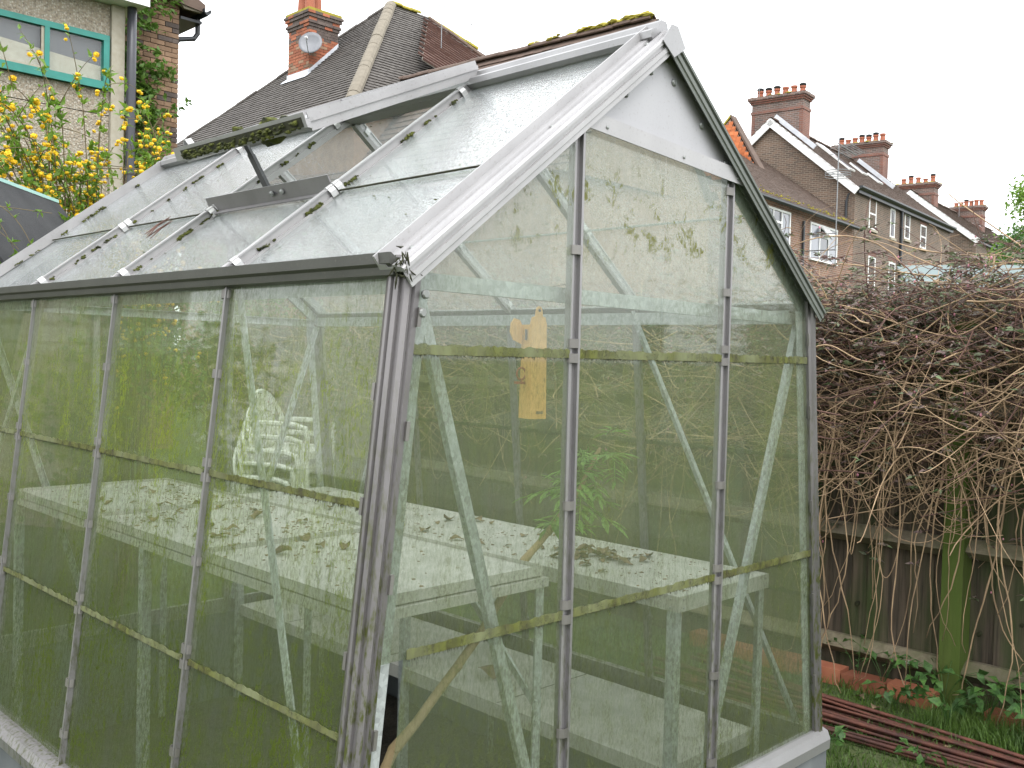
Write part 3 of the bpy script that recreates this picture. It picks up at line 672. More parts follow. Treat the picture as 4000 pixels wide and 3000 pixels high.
for _ in range(30):
    y = random.choice([random.uniform(.45, .95), random.uniform(.5, 1.5), random.uniform(.7, 2.3)])
    dry(random.uniform(.36, .7), y, .483, random.uniform(.028, .06), 'curled brown dry leaf lying on the two-shelf bench', 'dry leaves on the two-shelf bench')
for _ in range(16):
    dry(random.gauss(.50, .06), random.gauss(.62, .07), .483, random.uniform(.04, .075), 'curled brown dry leaf lying on the two-shelf bench', 'dry leaves on the two-shelf bench')
for _ in range(36):
    dry(random.uniform(-.55, -.08), random.uniform(.75, 2.35), .571, random.uniform(.025, .055), 'dull brown dry leaf lying in the raised tray bench', 'dry leaves on the tray bench')
dry(.47, 1.02, .003, .10, 'single long dry leaf lying on the lower bench shelf', 'x')
bpy.data.objects[[o.name for o in bpy.data.objects if o.name.startswith('dry_leaf')][-1]]
for o in list(bpy.data.objects):
    if o.get('group') == 'x': del o['group']
b = MB()
CC = [(random.uniform(-.5, -.1), random.uniform(.7, 2.3)) for _ in range(14)]
for _ in range(1500):
    yy = random.uniform(.35, 2.4)
    if random.random() < .55:
        cq = random.choice(CC); q = (min(max(random.gauss(cq[0], .07), -.59), -.05), random.gauss(cq[1], .11)) if random.random() < .75 else (random.uniform(-.58, -.05), yy)
        b.blob((q[0], min(max(q[1], .33), 2.4), .571), abs(random.gauss(0, .0019)) + .0005, 1.5, 1.5, .6)
    else: b.blob((random.uniform(.32, .74), random.uniform(.14, 2.4), .483), abs(random.gauss(0, .0016)) + .0005, 1.5, 1.5, .6)
b.obj('soil_crumbs', M['dry'], None, label='dark soil crumbs scattered over both bench tops', cat='soil crumbs', kind='stuff')
# elder branch growing up through the staging
br = empty('elder_branch', (-.60, .42, G), 'bare brown elder branch with leafy green tip rising between the benches', 'branch')
key = [V((-.60, .42, G)), V((-.55, .43, -.15)), V((-.47, .44, .06)), V((-.395, .45, .144)), V((-.13, .45, .368)), V((.05, .455, .562)), V((.20, .48, .64)), V((.311, .50, .71)), V((.40, .52, .79)), V((.47, .53, .86))]
pts = []; rad = []
for i in range(len(key) - 1):
    for t in np.linspace(0, 1, 4, endpoint=False):
        q = key[i].lerp(key[i + 1], t); u_ = (i + t) / (len(key) - 1)
        pts.append(q + V((0, random.gauss(0, .002), random.gauss(0, .002)))); rad.append((.0165 - .011 * u_) * (1 + (.22 if random.random() < .13 else 0)))
MB().tube(pts, rad, 10).obj('stem', M['bark'], br, smooth=True)
b = MB()
for t in (8, 12, 15, 19, 23): b.blob(pts[t] + V((0, -.006, .004)), .013, 1, 1, 1, .15)
b.obj('knot', M['bark'], br)
def leaflet_mesh(name, mat, serr=True):
    b = MB(); n = 6
    mid = [(0, t, -.10 * (t ** 2)) for t in np.linspace(0, 1, n + 1)]
    for (x, y, z) in mid: b.v.append((x, y, z))
    for sgn in (-1, 1):
        st = len(b.v)
        for i, t in enumerate(np.linspace(0, 1, n + 1)):
            wv = .135 * math.sin(math.pi * t ** .8) * (1.08 if i % 2 else .9); b.v.append((sgn * wv, t + (.02 if serr else 0), -.10 * t * t + .05 * math.sin(math.pi * t)))
        for i in range(n): b.f.append((i, i + 1, st + i + 1, st + i))
    me = b.mesh(name, False)[0]; me.materials.append(mat); return me
EL = leaflet_mesh('leaf', M['leaf_elder'])
def compound(o, d, size, parent):
    d = d.normalized(); side = d.cross(Z_).normalized()
    tip = o + d * size + V((0, 0, -size * .25))
    for k, (t, ang) in enumerate(((1, 0), (.78, 48), (.78, -48), (.55, 58), (.55, -58), (.32, 66), (.32, -66))):
        base = o.lerp(tip, t * .8); a = math.radians(ang + random.uniform(-12, 12))
        dd = (d * math.cos(a) + side * math.sin(a) + V((0, 0, random.uniform(-.5, .0)))).normalized(); ss = dd.cross(Z_).normalized(); up = ss.cross(dd)
        l = size * random.uniform(.36, .52); put('leaf', EL, parent, frame(base, ss, dd, up) @ Matrix.Diagonal((l, l, l, 1)))
    MB().tube([o, o.lerp(tip, .4) + V((0, 0, size * .04)), tip], [.002, .0015, .0008], 5).obj('leaf_stalk', M['leaf_elder'], parent)
for _ in range(26):
    o = key[-1].lerp(key[-3], random.random() ** 1.2 * 1.1) + V((random.gauss(0, .03), random.gauss(0, .03), random.gauss(0, .02)))
    a = random.uniform(0, 6.28); compound(o, V((math.cos(a) * 1.1, math.sin(a), random.uniform(-.5, .5))), random.uniform(.11, .19), br)
for o, d in ((key[6], V((-.8, -.6, .5))), (key[6], V((.8, -.5, .15))), (key[7], V((.9, -.4, 0)))): compound(o, d, .13, br)
# dry stalks on the floor
b = MB()
for i in range(26):
    c = V((-.45, .33, G + .05)); a = random.uniform(0, 6.28); l = random.uniform(.1, .34)
    b.tube([c + V((math.cos(a) * .03, math.sin(a) * .02, .01)), c + V((math.cos(a) * l * .5, math.sin(a) * l * .3, .02 + random.uniform(0, .04))), c + V((math.cos(a) * l, math.sin(a) * l * .5, random.uniform(0, .03)))], [.004, .003, .0015], 5)
b.obj('dry_stalks', M['bark'], None, label='straw-coloured dry stalks spread on the greenhouse soil floor', cat='dry stalks', kind='stuff')
# hanging yellow pheromone-trap style box
tx, ty, tz = -.235, .165, 1.20
tp = empty('hanging_trap', (tx, ty, .975), 'yellowed plastic hanging box with red ring dangling from a wire', 'trap')
ang = math.radians(-12); ax = V((math.cos(ang), math.sin(ang), 0)); ay = V((-ax.y, ax.x, 0))
def tb(x0, x1, y0, y1, z0, z1): return MB().box(x0, x1, y0, y1, z0, z1, O=V((tx, ty, 0)), A=ax, B=ay)
O_ = V((tx, ty, 0))
def tapered(w0, w1, d0, d1, z0, z1, xo=0, yo=0):
    b = MB(); P = []
    for w_, d_, z in ((w0, d0, z0), (w1, d1, z1)): P += [O_ + ax * (xo + a * w_) + ay * (yo + c * d_) + Z_ * z for a, c in ((-1, -1), (1, -1), (1, 1), (-1, 1))]
    return b.add(P, [(0, 3, 2, 1), (4, 5, 6, 7), (0, 1, 5, 4), (1, 2, 6, 5), (2, 3, 7, 6), (3, 0, 4, 7)])
bd = tapered(.0225, .020, .024, .021, .978, 1.196).obj('body', M['trap'], tp)
tapered(.0215, .017, .004, .003, 1.196, 1.214, 0, -.016).obj('cap', M['trap'], tp)
tab = MB(); n = 10
prof = [(-.017, 1.212), (-.010, 1.216), (-.009, 1.228), (-.006, 1.236), (0, 1.239), (.006, 1.236), (.009, 1.228), (.010, 1.216), (.017, 1.212)]
tab.poly([O_ + ax * a - ay * .019 + Z_ * z for a, z in prof], ay * .0035).obj('hanger_tab', M['trap'], tp)
MB().lathe([(.0035, 0), (.0035, .0006)], O_ - ay * .0195 + Z_ * 1.229, 10, -ay).obj('tab_hole', M['black_pl'], tp)
prof = [(-.021, 1.19), (-.030, 1.206), (-.045, 1.210), (-.054, 1.198), (-.056, 1.178), (-.047, 1.160), (-.0222, 1.150)]
MB().poly([O_ + ax * a + ay * .016 + Z_ * z for a, z in prof], ay * .004).obj('back_flap', M['trap'], tp)
tb(-.006, .012, -.0262, -.0245, .990, .996).obj('slot', M['bark'], tp)
tb(-.024, -.0225, -.004, .004, 1.16, 1.185).obj('latch', M['wire'], tp)
ring = MB(); cc = O_ - ax * .031 + ay * .004 + Z_ * 1.082
ring.tube([cc + (ax * math.cos(t) * .9 + Z_ * math.sin(t)) * .0135 for t in np.linspace(0, 6.283, 20)], .0024, 6, False)
ring.box(-.017, .014, -.004, .004, -.024, -.018, O=cc, A=ax, B=ay); ring.box(-.002, .002, -.002, .002, -.018, -.012, O=cc, A=ax, B=ay)
ring.obj('red_ring', M['red_pl'], tp)
MB().tube([O_ - ay * .019 + Z_ * 1.229, O_ + ax * .006 + Z_ * 1.25, O_ + ax * .012 - ay * .02 + Z_ * 1.28, V((tx + .02, .05, 1.295)), V((tx + .012, .027, 1.275)), V((tx + .005, .03, 1.235))], .0009, 5).tube([O_ + ax * .002 + Z_ * 1.245, O_ - ax * .02 + Z_ * 1.262, O_ - ax * .028 + Z_ * 1.255, O_ - ax * .018 + Z_ * 1.27], .0009, 5).obj('wire', M['wire'], tp)

# ------------------------------------------------------------------ fence
FX = 2.8
F = empty('wooden_fence', (FX, 1.5, G), 'weathered closeboard wooden fence with mossy post and rails', 'fence')
y = -1.5; i = 0
while y < 7.5:
    wd = random.uniform(.095, .108); lean = random.uniform(-.004, .004); zt = 1.38 + random.uniform(-.02, .02)
    b = MB(); x0 = FX + .045 + (0.0 if i % 2 else .012)
    b.ext([(0, 0), (0, .006), (wd + .012, .014), (wd + .012, 0)], (x0, y, G + .14), (x0, y + lean, zt), Y_, V((-1, 0, 0)))
    b.obj('board', M['board'], F); y += wd; i += 1
b = MB()
for _ in range(26):
    yy, zz, r = random.uniform(-.5, 1.2), random.uniform(-.2, .75), random.uniform(.010, .022)
    b.lathe([(r, 0), (r * .8, .003), (r * .3, .004)], (FX + .030, yy, zz), 9, V((-1, 0, 0)), .8, 1.15)
b.obj('knot_holes', M['fringe'], F, kind='stuff')
PY = [.305, 2.75, 5.2, -2.1]
for py in PY: MB().box(FX - .075, FX + .03, py - .0475, py + .0475, G, 1.33).obj('post', M['post'], F)
for ya, yb in ((.3526, 2.7024), (2.7976, 5.1524), (5.2476, 7.4), (-2.0524, .2574)):
    for z in (.28, -.29, .92):
        MB().ext([(.0, -.045), (.031, -.045), (.031, .045), (.0, .045), (-.052, .006), (-.056, -.006)], (FX + .0, ya, z), (FX, yb, z + random.uniform(-.01, .01)), X_, Z_).obj('rail', M['rail'], F)
MB().box(FX + .02, FX + .045, -1.9, 7.4, G - .02, G + .139).obj('gravel_board', M['board'], F)
# loose brick edging at the foot of the fence
for i in range(9):
    yy = 1.55 - i * .222
    if abs(yy - .2) < .1: continue
    b = MB().box(-.05, .05, -.106, .106, 0, .085 + random.uniform(-.012, .01), O=V((FX - .14 + random.uniform(-.01, .01), yy, G - .01)), A=Matrix.Rotation(random.uniform(-.06, .06), 3, 'Z') @ X_, B=Matrix.Rotation(random.uniform(-.06, .06), 3, 'Z') @ Y_)
    b.obj('edging_brick', M['brick_red'], None, label='worn red brick laid in the edging below the fence', cat='brick', group='bricks edging the bed under the fence')
# rusty rods
for i in range(26):
    xa, xb = 2.42 - i * .021 + random.uniform(-.01, .01), 2.30 - i * .010 + random.uniform(-.02, .02)
    ya, yb = random.uniform(1.2, 1.6), random.uniform(-.75, -.4)
    if i in (0, 1, 2, 5): yb = random.uniform(.3, .55)
    r = random.uniform(.006, .0105); zb = G + r + .006 + (.018 if i % 3 == 1 else .032 if i % 7 == 4 else 0)
    n = 9; pts = [V((xa + (xb - xa) * t + .006 * math.sin(t * 5 + i), ya + (yb - ya) * t, zb + .004 * math.sin(t * 7 + i) + (.02 * (1 - t) if i < 8 else 0))) for t in np.linspace(0, 1, n)]
    MB().tube(pts, [r * random.uniform(.93, 1.1) for _ in range(n)], 8).obj('garden_cane', M['rod'], None, smooth=True, label='short purplish cane lying on the fence side of the bundle' if i in (0, 1, 2, 5) else 'long reddish-brown garden cane lying in the bundle on the grass', cat='cane', group='canes bundled on the ground by the fence')

# ------------------------------------------------------------------ vine over the fence
def bez(p0, p1, p2, p3, n):
    t = np.linspace(0, 1, n)[:, None]; p0, p1, p2, p3 = map(np.array, (p0, p1, p2, p3))
    return (1 - t) ** 3 * p0 + 3 * (1 - t) ** 2 * t * p1 + 3 * (1 - t) * t * t * p2 + t ** 3 * p3
def fast_tubes(curves, k=4):
    vs_, fs, base = [], [], 0
    for P, r in curves:
        n = len(P); T = np.gradient(P, axis=0); T /= np.linalg.norm(T, axis=1)[:, None] + 1e-9
        up = np.array([.3, .2, .93]); Xn = np.cross(T, up); Xn /= np.linalg.norm(Xn, axis=1)[:, None] + 1e-6; Yn = np.cross(T, Xn)
        rr = np.asarray(r) if hasattr(r, '__len__') else np.full(n, r)
        a = np.arange(k) * 2 * np.pi / k
        V_ = P[:, None, :] + rr[:, None, None] * (Xn[:, None, :] * np.cos(a)[None, :, None] + Yn[:, None, :] * np.sin(a)[None, :, None])
        vs_.append(V_.reshape(-1, 3))
        i, j = np.meshgrid(np.arange(n - 1), np.arange(k), indexing='ij')
        q = np.stack([i * k + j, i * k + (j + 1) % k, (i + 1) * k + (j + 1) % k, (i + 1) * k + j], -1).reshape(-1, 4) + base
        fs.append(q); base += n * k
    return np.concatenate(vs_), np.concatenate(fs)
def np_mesh(name, v, f):
    me = bpy.data.meshes.new(name); v = np.asarray(v, dtype=np.float32); f = np.asarray(f, dtype=np.int32); k = f.shape[1]
    me.vertices.add(len(v)); me.vertices.foreach_set('co', v.ravel()); me.loops.add(f.size); me.loops.foreach_set('vertex_index', f.ravel())
    me.polygons.add(len(f)); me.polygons.foreach_set('loop_start', np.arange(0, f.size, k, dtype=np.int32))
    me.update(calc_edges=True); me.validate(); return me
def np_leaves(pos, dirs, size, wid=.42, fold=.25, droop=.25):
    """pointed two-sided leaf: 6 verts, 4 tris -> as quads (folded along the midrib)"""
    n = len(pos); d = dirs / (np.linalg.norm(dirs, axis=1)[:, None] + 1e-9)
    up = rng.normal(size=(n, 3)) * .5 + np.array([0, 0, 1.]); s = np.cross(d, up); s /= np.linalg.norm(s, axis=1)[:, None] + 1e-9; u = np.cross(s, d)
    L_ = size[:, None]
    b0 = pos; m = pos + d * L_ * .5 + u * L_ * .03; t = pos + d * L_ - u * L_ * droop
    l = pos + d * L_ * .42 + s * L_ * wid * .5 + u * L_ * fold * .4; r = pos + d * L_ * .42 - s * L_ * wid * .5 + u * L_ * fold * .4
    v = np.stack([b0, l, m, r, t], 1).reshape(-1, 3); k = np.arange(n)[:, None] * 5
    f = np.concatenate([k + np.array([[0, 2, 1]]), k + np.array([[0, 3, 2]]), k + np.array([[2, 4, 1]]), k + np.array([[3, 4, 2]])])
    return v, f
VN = empty('climbing_vine', (FX, .8, G), 'tangled brown climbing vine with bronze leaves sprawling over the fence', 'vine')
def vtop(y): return 1.47 + .10 * math.sin(y * 2.1 + 1.1) + .06 * math.sin(y * 6.3)
cur, cur2 = [], []; tips = []
def U(a, b): return random.uniform(a, b)
for i in range(2300):
    far = random.random() < .38
    y = U(1.2, 6.5) if far else U(-1.3, 1.6)
    z = U(.72, vtop(y)) if random.random() < .9 else U(.6, .8)
    x = FX - .05 - abs(random.gauss(0, .26)) + (U(0, .3) if z > 1.3 else 0)
    p = np.array([x, y, z]); l = U(.25, .8); a = U(0, 6.28); d = np.array([.35 * math.cos(a) * U(.3, 1), math.sin(a), U(-.6, .45)]); d /= np.linalg.norm(d)
    q = p + d * l; q[0] = min(q[0], FX - .02) if q[2] < 1.35 else q[0]
    c1 = p + d * l * .3 + rng.normal(size=3) * .10; c2 = p + d * l * .7 + rng.normal(size=3) * .10
    P = bez(p, c1, c2, q, 11); r0 = random.choice([.0016, .002, .0024, .003, .0042]); r = r0 * np.linspace(1, .6, 11)
    (cur if random.random() < .74 else cur2).append((P, r))
    if z > .8 and random.random() < (.75 if z > 1.15 else .35): tips.append((P[-1], P[-1] - P[-3])); tips.append((P[6], rng.normal(size=3)))
# long arching shoots above the mass
for i in range(230):
    y = U(-1.2, 1.7) if i < 180 else U(1.7, 6); z = vtop(y) - U(.15, .35); x = FX - U(-.15, .45)
    p = np.array([x, y, z]); dy = U(-.7, .7); hgt = U(.06, .24)
    q = p + np.array([U(-.35, .2), dy, hgt * U(-.3, 1.)]); P = bez(p, p + np.array([U(-.1, .1), dy * .15, hgt]), p + np.array([U(-.2, .1), dy * .6, hgt * 1.3]), q, 12)
    cur2.append((P, np.linspace(.0034, .0014, 12)))
    for k in range(3, 12, 2): tips.append((P[k], rng.normal(size=3) + np.array([0, 0, .6])))
for nm, c, mt in (('stems', cur, 'stem'), ('dark_stems', cur2, 'stem2')):
    v, f = fast_tubes(c, 4); me = np_mesh(nm, v, f); put(nm, me, VN, None, M[mt], kind='stuff')
for i in range(120):      # slack loops below the mass
    y = U(-1.1, 1.3) if i < 95 else U(1.3, 5); z = U(.5, .95); x = FX - U(.06, .34); dy = U(-.55, .55); sag = U(.1, .5)
    p = np.array([x, y, z]); q = np.array([x + U(-.1, .1), y + dy, z + U(-.25, .2)]); P = bez(p, p + np.array([0, dy * .2, -sag]), q + np.array([0, -dy * .2, -sag]), q, 16)
    cur_l = P; (loops if i else (loops := [])).append((P, np.linspace(U(.0022, .0036), .0014, 16)))
v, f = fast_tubes(loops, 5); put('stem_loops', np_mesh('stem_loops', v, f), VN, None, M['stem'], kind='stuff')
# separate hanging stems
for i in range(58):
    y = U(-.75, 1.15) if i < 50 else U(1.2, 3.2); z = U(.55, 1.15); x = FX - U(.08, .38); l = U(.7, 1.6)
    p = V((x, y, z)); pts = []; yy, xx = y, x; sw = U(-.25, .25)
    ph, am = U(0, 6), U(.015, .05)
    for t in np.linspace(0, 1, 18):
        pts.append(V((x - .05 * math.sin(t * 3), y + sw * t * t + am * math.sin(t * U(6.6, 7.4) + ph), max(z - l * t, G + .12) + (.09 * max(0, t - .8) * 5 * math.sin(ph) if t > .8 else 0))))
    r = U(.0026, .005); MB().tube(pts, [r * (1 - .55 * t) * (1.25 if k % 5 == 2 else 1) for k, t in enumerate(np.linspace(0, 1, 18))], 6).obj('hanging_stem', M['stem'], VN, smooth=True)
    if random.random() < .5: tips.append((np.array(pts[8]), rng.normal(size=3)));
# leaves in clusters of three to seven leaflets
ps, ds, sz, bp = [], [], [], []
tips = [t for t in tips if t[0][2] < 1.78]
for p, d in tips:
    k = 5; h_ = p[2] < .95
    for j in range(k if h_ else k * random.randint(1, 3)):
        if j % 5 == 0: wc = p + rng.normal(size=3) * .022; wa = U(0, 6.28)
        ps.append(wc + rng.normal(size=3) * .002); an = wa + (j % 5) * 1.26 + U(-.3, .3); ds.append(np.array([math.cos(an), math.sin(an), U(-.25, .6)])); sz.append(U(.026, .05))
    if random.random() < .16: bp.append(p + rng.normal(size=3) * .02 + np.array([0, 0, .02]))
ps, ds, sz = np.array(ps), np.array(ds), np.array(sz); pick = rng.random(len(ps)) < .45
for nm, sel, mt in (('leaves', pick, 'leaf_vine'), ('bronze_leaves', ~pick, 'leaf_vine2')):
    v, f = np_leaves(ps[sel], ds[sel], sz[sel], .34); put(nm, np_mesh(nm, v, f), VN, None, M[mt], kind='stuff')
b = MB()
for p in bp: b.blob(p, U(.004, .007), .8, .8, 1.3, .1)
b.obj('pink_buds', M['bud'], VN, kind='stuff')

# ------------------------------------------------------------------ roofs and walls of the houses
def inpoly(x, y, poly):
    c = False; n = len(poly)
    for i in range(n):
        x0, y0 = poly[i]; x1, y1 = poly[i - 1]
        if (y0 > y) != (y1 > y) and x < (x1 - x0) * (y - y0) / (y1 - y0) + x0: c = not c
    return c
def tile_roof(name, parent, O, A, B, poly, mat, tw=.165, th=.10, lift=.028, gauge_jit=.004, kind='stuff', label=None):
    """overlapping tiles on the plane O + A*a + B*b inside poly; every tile is a tilted slab with a front edge"""
    Nn = A.cross(B).normalized(); b = MB()
    if Nn.z < 0: Nn = -Nn
    a0, a1 = min(p[0] for p in poly), max(p[0] for p in poly); b0, b1 = min(p[1] for p in poly), max(p[1] for p in poly)
    r = 0; bb = b0
    while bb < b1:
        aa = a0 - (tw / 2 if r % 2 else 0)
        while aa < a1:
            if inpoly(aa + tw / 2, bb + th / 2, poly):
                z = lift + random.uniform(-gauge_jit, gauge_jit); z2 = z + random.uniform(-.002, .002); e = random.uniform(-.006, .006)
                p = O + A * (aa + .003) + B * (bb + e); q = O + A * (aa + tw - .003) + B * (bb + e); u = B * (th + .02)
                P = [p, q, p + Nn * z, q + Nn * z2, p + u + Nn * .003, q + u + Nn * .003]
                b.add(P, [(0, 1, 3, 2), (2, 3, 5, 4)])
            aa += tw
        bb += th; r += 1
    o = b.obj(name, M[mat], parent, kind=kind)
    if label: o['label'] = label
    # battened deck below the tiles
    MB().poly([O + A * p[0] + B * p[1] - Nn * .03 for p in poly], Nn * .028).obj('roof_deck', M['mortar_d'], parent)
    return o
def box_wall(b, pts, z0, z1): b.poly([V((x, y, z0)) for x, y in pts], V((0, 0, z1 - z0)))
def ridge_tiles(parent, p0, p1, r, mat, step=.32, moss=None):
    p0, p1 = V(p0), V(p1); L_ = (p1 - p0).length; n = int(L_ / step); d = (p1 - p0).normalized(); s = d.cross(Z_).normalized(); u = s.cross(d)
    prof = [(r * math.cos(t), r * math.sin(t) * .8 - r * .25) for t in np.linspace(math.pi, 0, 7)]; prof = prof + [(a * .8, c - .02) for a, c in prof[::-1]]
    me = MB().ext(prof, (0, 0, 0), (0, step * .985, 0), X_, Z_).mesh('ridge_tile', False)[0]; me.materials.append(M[mat])
    for i in range(n):
        put('ridge_tile', me, parent, frame(p0 + d * (i * step) + u * random.uniform(-.012, .012), s, d, u) @ Matrix.Rotation(random.uniform(-.02, .02), 4, 'X'))
def aerial(loc, h, kind, label, az=0):
    o = empty('aerial', loc, label, 'aerial', 'rooftop aerials'); loc = V(loc); r = .011
    MB().tube([loc, loc + V((0, 0, h))], r, 6).obj('mast', M['metal_grey'], o)
    d = V((math.cos(az), math.sin(az), 0)); c = V((-d.y, d.x, 0)); t = loc + V((0, 0, h * .97)); b = MB()
    if kind == 'yagi':
        b.tube([t - d * .5, t + d * .5], .009, 5)
        for k in np.linspace(-.45, .45, 8): b.tube([t + d * k - c * .16, t + d * k + c * .16], .005, 4)
    elif kind == 'stick':
        for k in (.1, .45, .75): b.tube([loc + V((0, 0, h * (1 - k))) - c * .3, loc + V((0, 0, h * (1 - k))) + c * .3], .009, 4)
        b.tube([t, t + d * .35 - V((0, 0, .1))], .009, 4)
    b.obj('elements', M['metal_grey'], o); return o

# centre house: hipped roof of grey tiles, brick chimney, satellite dish
A_ = V((14.24, 19.62, 10.32)); TR = 4.15; SS = .97
H3 = empty('hipped_house', (A_.x + .4, A_.y, G), 'house with grey tiled hip roof, red brick chimney and satellite dish', 'house')
ez = A_.z - SS * TR
MB().box(A_.x - TR + .3, A_.x + TR + .9, A_.y - TR + .3, A_.y + TR - .3, G, ez - .05).obj('wall', M['brick_mix'], H3)
AL, BLs = Y_, V((1, 0, SS)).normalized(); sl_ = TR * math.hypot(1, SS)
O3 = V((A_.x - TR, A_.y - TR, ez)); R1x = 1.25
rf = tile_roof('roof_tiles', H3, O3, Y_, BLs, [(0, 0), (2 * TR, 0), (TR, sl_)], 'tile_grey', .2, .135)
Bs = V((0, 1, SS)).normalized()
tile_roof('roof_tiles', H3, O3, X_, Bs, [(0, 0), (2 * TR + R1x, 0), (TR + R1x, sl_), (TR, sl_)], 'tile_grey', .2, .135)
MB().poly([V((A_.x + TR + R1x, A_.y - TR, ez)), V((A_.x + TR + R1x, A_.y + TR, ez)), V((A_.x + R1x, A_.y, A_.z))], V((.03, 0, .03))).poly([V((A_.x - TR, A_.y + TR, ez)), V((A_.x, A_.y, A_.z)), V((A_.x + R1x, A_.y, A_.z)), V((A_.x + TR + R1x, A_.y + TR, ez))], V((0, .03, .03))).obj('rear_roof', M['tile_grey'], H3)
ridge_tiles(H3, (A_.x - TR, A_.y - TR, ez + .03), (A_.x, A_.y, A_.z + .05), .15, 'hip')
ridge_tiles(H3, (A_.x - TR, A_.y + TR, ez + .02), (A_.x, A_.y, A_.z + .03), .075, 'tile_grey')
ridge_tiles(H3, (A_.x + TR + R1x, A_.y - TR, ez + .03), (A_.x + R1x, A_.y, A_.z + .03), .09, 'tile_brown')
ridge_tiles(H3, (A_.x, A_.y, A_.z + .05), (A_.x + R1x, A_.y, A_.z + .04), .11, 'moss_y')
MB().ext([(-.06, 0), (-.06, .05), (-.05, .05), (-.04, .01), (.04, .01), (.05, .05), (.06, .05), (.06, 0), (0, -.05)], (A_.x - TR - .06, A_.y - TR, ez - .06), (A_.x - TR - .06, A_.y + TR, ez - .06), X_, Z_).obj('gutter', M['gutter_blk'], H3)
MB().box(A_.x - TR - .01, A_.x - TR + .3, A_.y - TR + .02, A_.y + TR - .02, ez - .24, ez - .06).obj('fascia', M['white'], H3)
# brick chimney, every brick a piece
CX0, CX1, CY0, CY1, CZ0, CZ1 = 11.85, 12.72, 19.8, 20.75, 7.75, 9.42
ch = MB().box(CX0 + .012, CX1 - .012, CY0 + .012, CY1 - .012, CZ0 - .6, CZ1 + .05).obj('chimney', M['mortar_d'], H3)
def bricks(x0, x1, y0, y1, z0, z1, parent, mats, proud=.0, faces='xy'):
    z = z0; r = 0; bw, bh = .225, .075
    ms = {}
    while z < z1 - .01:
        for f in faces:
            a0, a1 = (y0, y1) if f == 'x' else (x0, x1); n = max(1, round((a1 - a0) / bw)); w_ = (a1 - a0) / n
            aa = a0 - (w_ / 2 if r % 2 else 0)
            while aa < a1 - .02:
                s0, s1 = max(aa, a0), min(aa + w_, a1); key_ = (f, round(s1 - s0, 3))
                if key_ not in ms:
                    l = s1 - s0 - .010
                    bb = MB().box(-.05, .0, -l / 2, l / 2, -.0325, .0325) if f == 'x' else MB().box(-l / 2, l / 2, -.05, .0, -.0325, .0325)
                    ms[key_] = bb.mesh('brick', False)[0]
                mt = random.choice(mats); me = ms[key_]
                if (key_, mt) not in ms: m2 = me.copy(); m2.materials.append(M[mt]); ms[(key_, mt)] = m2
                j = random.uniform(-.004, .004); zc = z + bh / 2
                loc = (x0 + .05 - proud + j, (s0 + s1) / 2, zc) if f == 'x' else ((s0 + s1) / 2, y0 + .05 - proud + j, zc)
                put('brick', ms[(key_, mt)], parent, Matrix.Translation(loc)); aa += w_
        z += bh; r += 1
bricks(CX0, CX1, CY0, CY1, CZ0, CZ1 - .5, ch, ['brick_red', 'brick_red', 'brick_red', 'brick_mix'])
bricks(CX0, CX1, CY0, CY1, CZ1 - .5, CZ1 - .2, ch, ['brick_red', 'brick_dark', 'brick_dark'])
for k, (z, pr) in enumerate(((CZ1 - .2, .03), (CZ1 - .125, .06), (CZ1 - .05, .03), (CZ1 + .025, .07), (CZ1 + .10, .10))):
    bricks(CX0 - pr, CX1 + pr, CY0 - pr, CY1 + pr, z, z + .075, ch, ['brick_dark', 'brick_dark', 'brick_red']); MB().box(CX0 - pr + .03, CX1 + pr - .03, CY0 - pr + .03, CY1 + pr - .03, z, z + .074).obj('corbel_core', M['mortar_d'], ch)
MB().box(CX0 - .06, CX1 + .06, CY0 - .06, CY1 + .06, CZ1 + .176, CZ1 + .25).obj('flaunching', M['moss_y'], ch)
for px, py in ((12.05, 20.1), (12.35, 20.25), (12.1, 20.5)): MB().lathe([(.14, 0), (.13, .1), (.11, .55), (.14, .57), (.14, .63)], (px, py, CZ1 + .24), 14).obj('chimney_pot', M['pot'], ch, smooth=False)
b = MB()
for i in range(12):
    x = CX0 - .03 + i * .075; zr = A_.z - SS * (A_.x - x) + .03; b.poly([V((x, CY0 - .012, zr - .02)), V((x + .075, CY0 - .012, zr + .05)), V((x + .075, CY0 - .012, zr + .17)), V((x, CY0 - .012, zr + .10))], V((0, .008, 0)))
zr = A_.z - SS * (A_.x - CX0)
b.box(CX0 - .012, CX0 - .004, CY0 - .03, CY1 + .03, zr - .02, zr + .14); b.poly([V((CX0 - .01, CY0 - .1, zr + .03)), V((CX0 - .16, CY0 - .1, zr - .10)), V((CX0 - .16, CY1 + .1, zr - .10)), V((CX0 - .01, CY1 + .1, zr + .03))], V((0, 0, .008)))
b.obj('flashing', M['lead'], H3)
dc = V((11.80, 19.66, 8.75)); dd = V((-.72, -.62, .30)).normalized()
D = empty('satellite_dish', dc - dd * .12, 'dark grey satellite dish mounted on the red brick chimney', 'satellite dish')
prof = [(.0, -.07), (.12, -.06), (.22, -.03), (.30, .0), (.30, .012), (.22, -.016), (.12, -.046), (.001, -.056)]
MB().lathe(prof, dc, 22, dd, 1., 1.).obj('reflector', M['dish'], D, smooth=True)
MB().tube([dc - Z_ * .30, dc - Z_ * .33 + dd * .2, dc - Z_ * .10 + dd * .42], .012, 6).tube([dc - dd * .06, dc - dd * .16, V((11.9, 19.80, 8.70))], .02, 6).obj('arm', M['metal_grey'], D)
MB().lathe([(.03, 0), (.035, .05), (.02, .09)], dc - Z_ * .10 + dd * .40, 10, -dd).obj('receiver', M['white'], D)

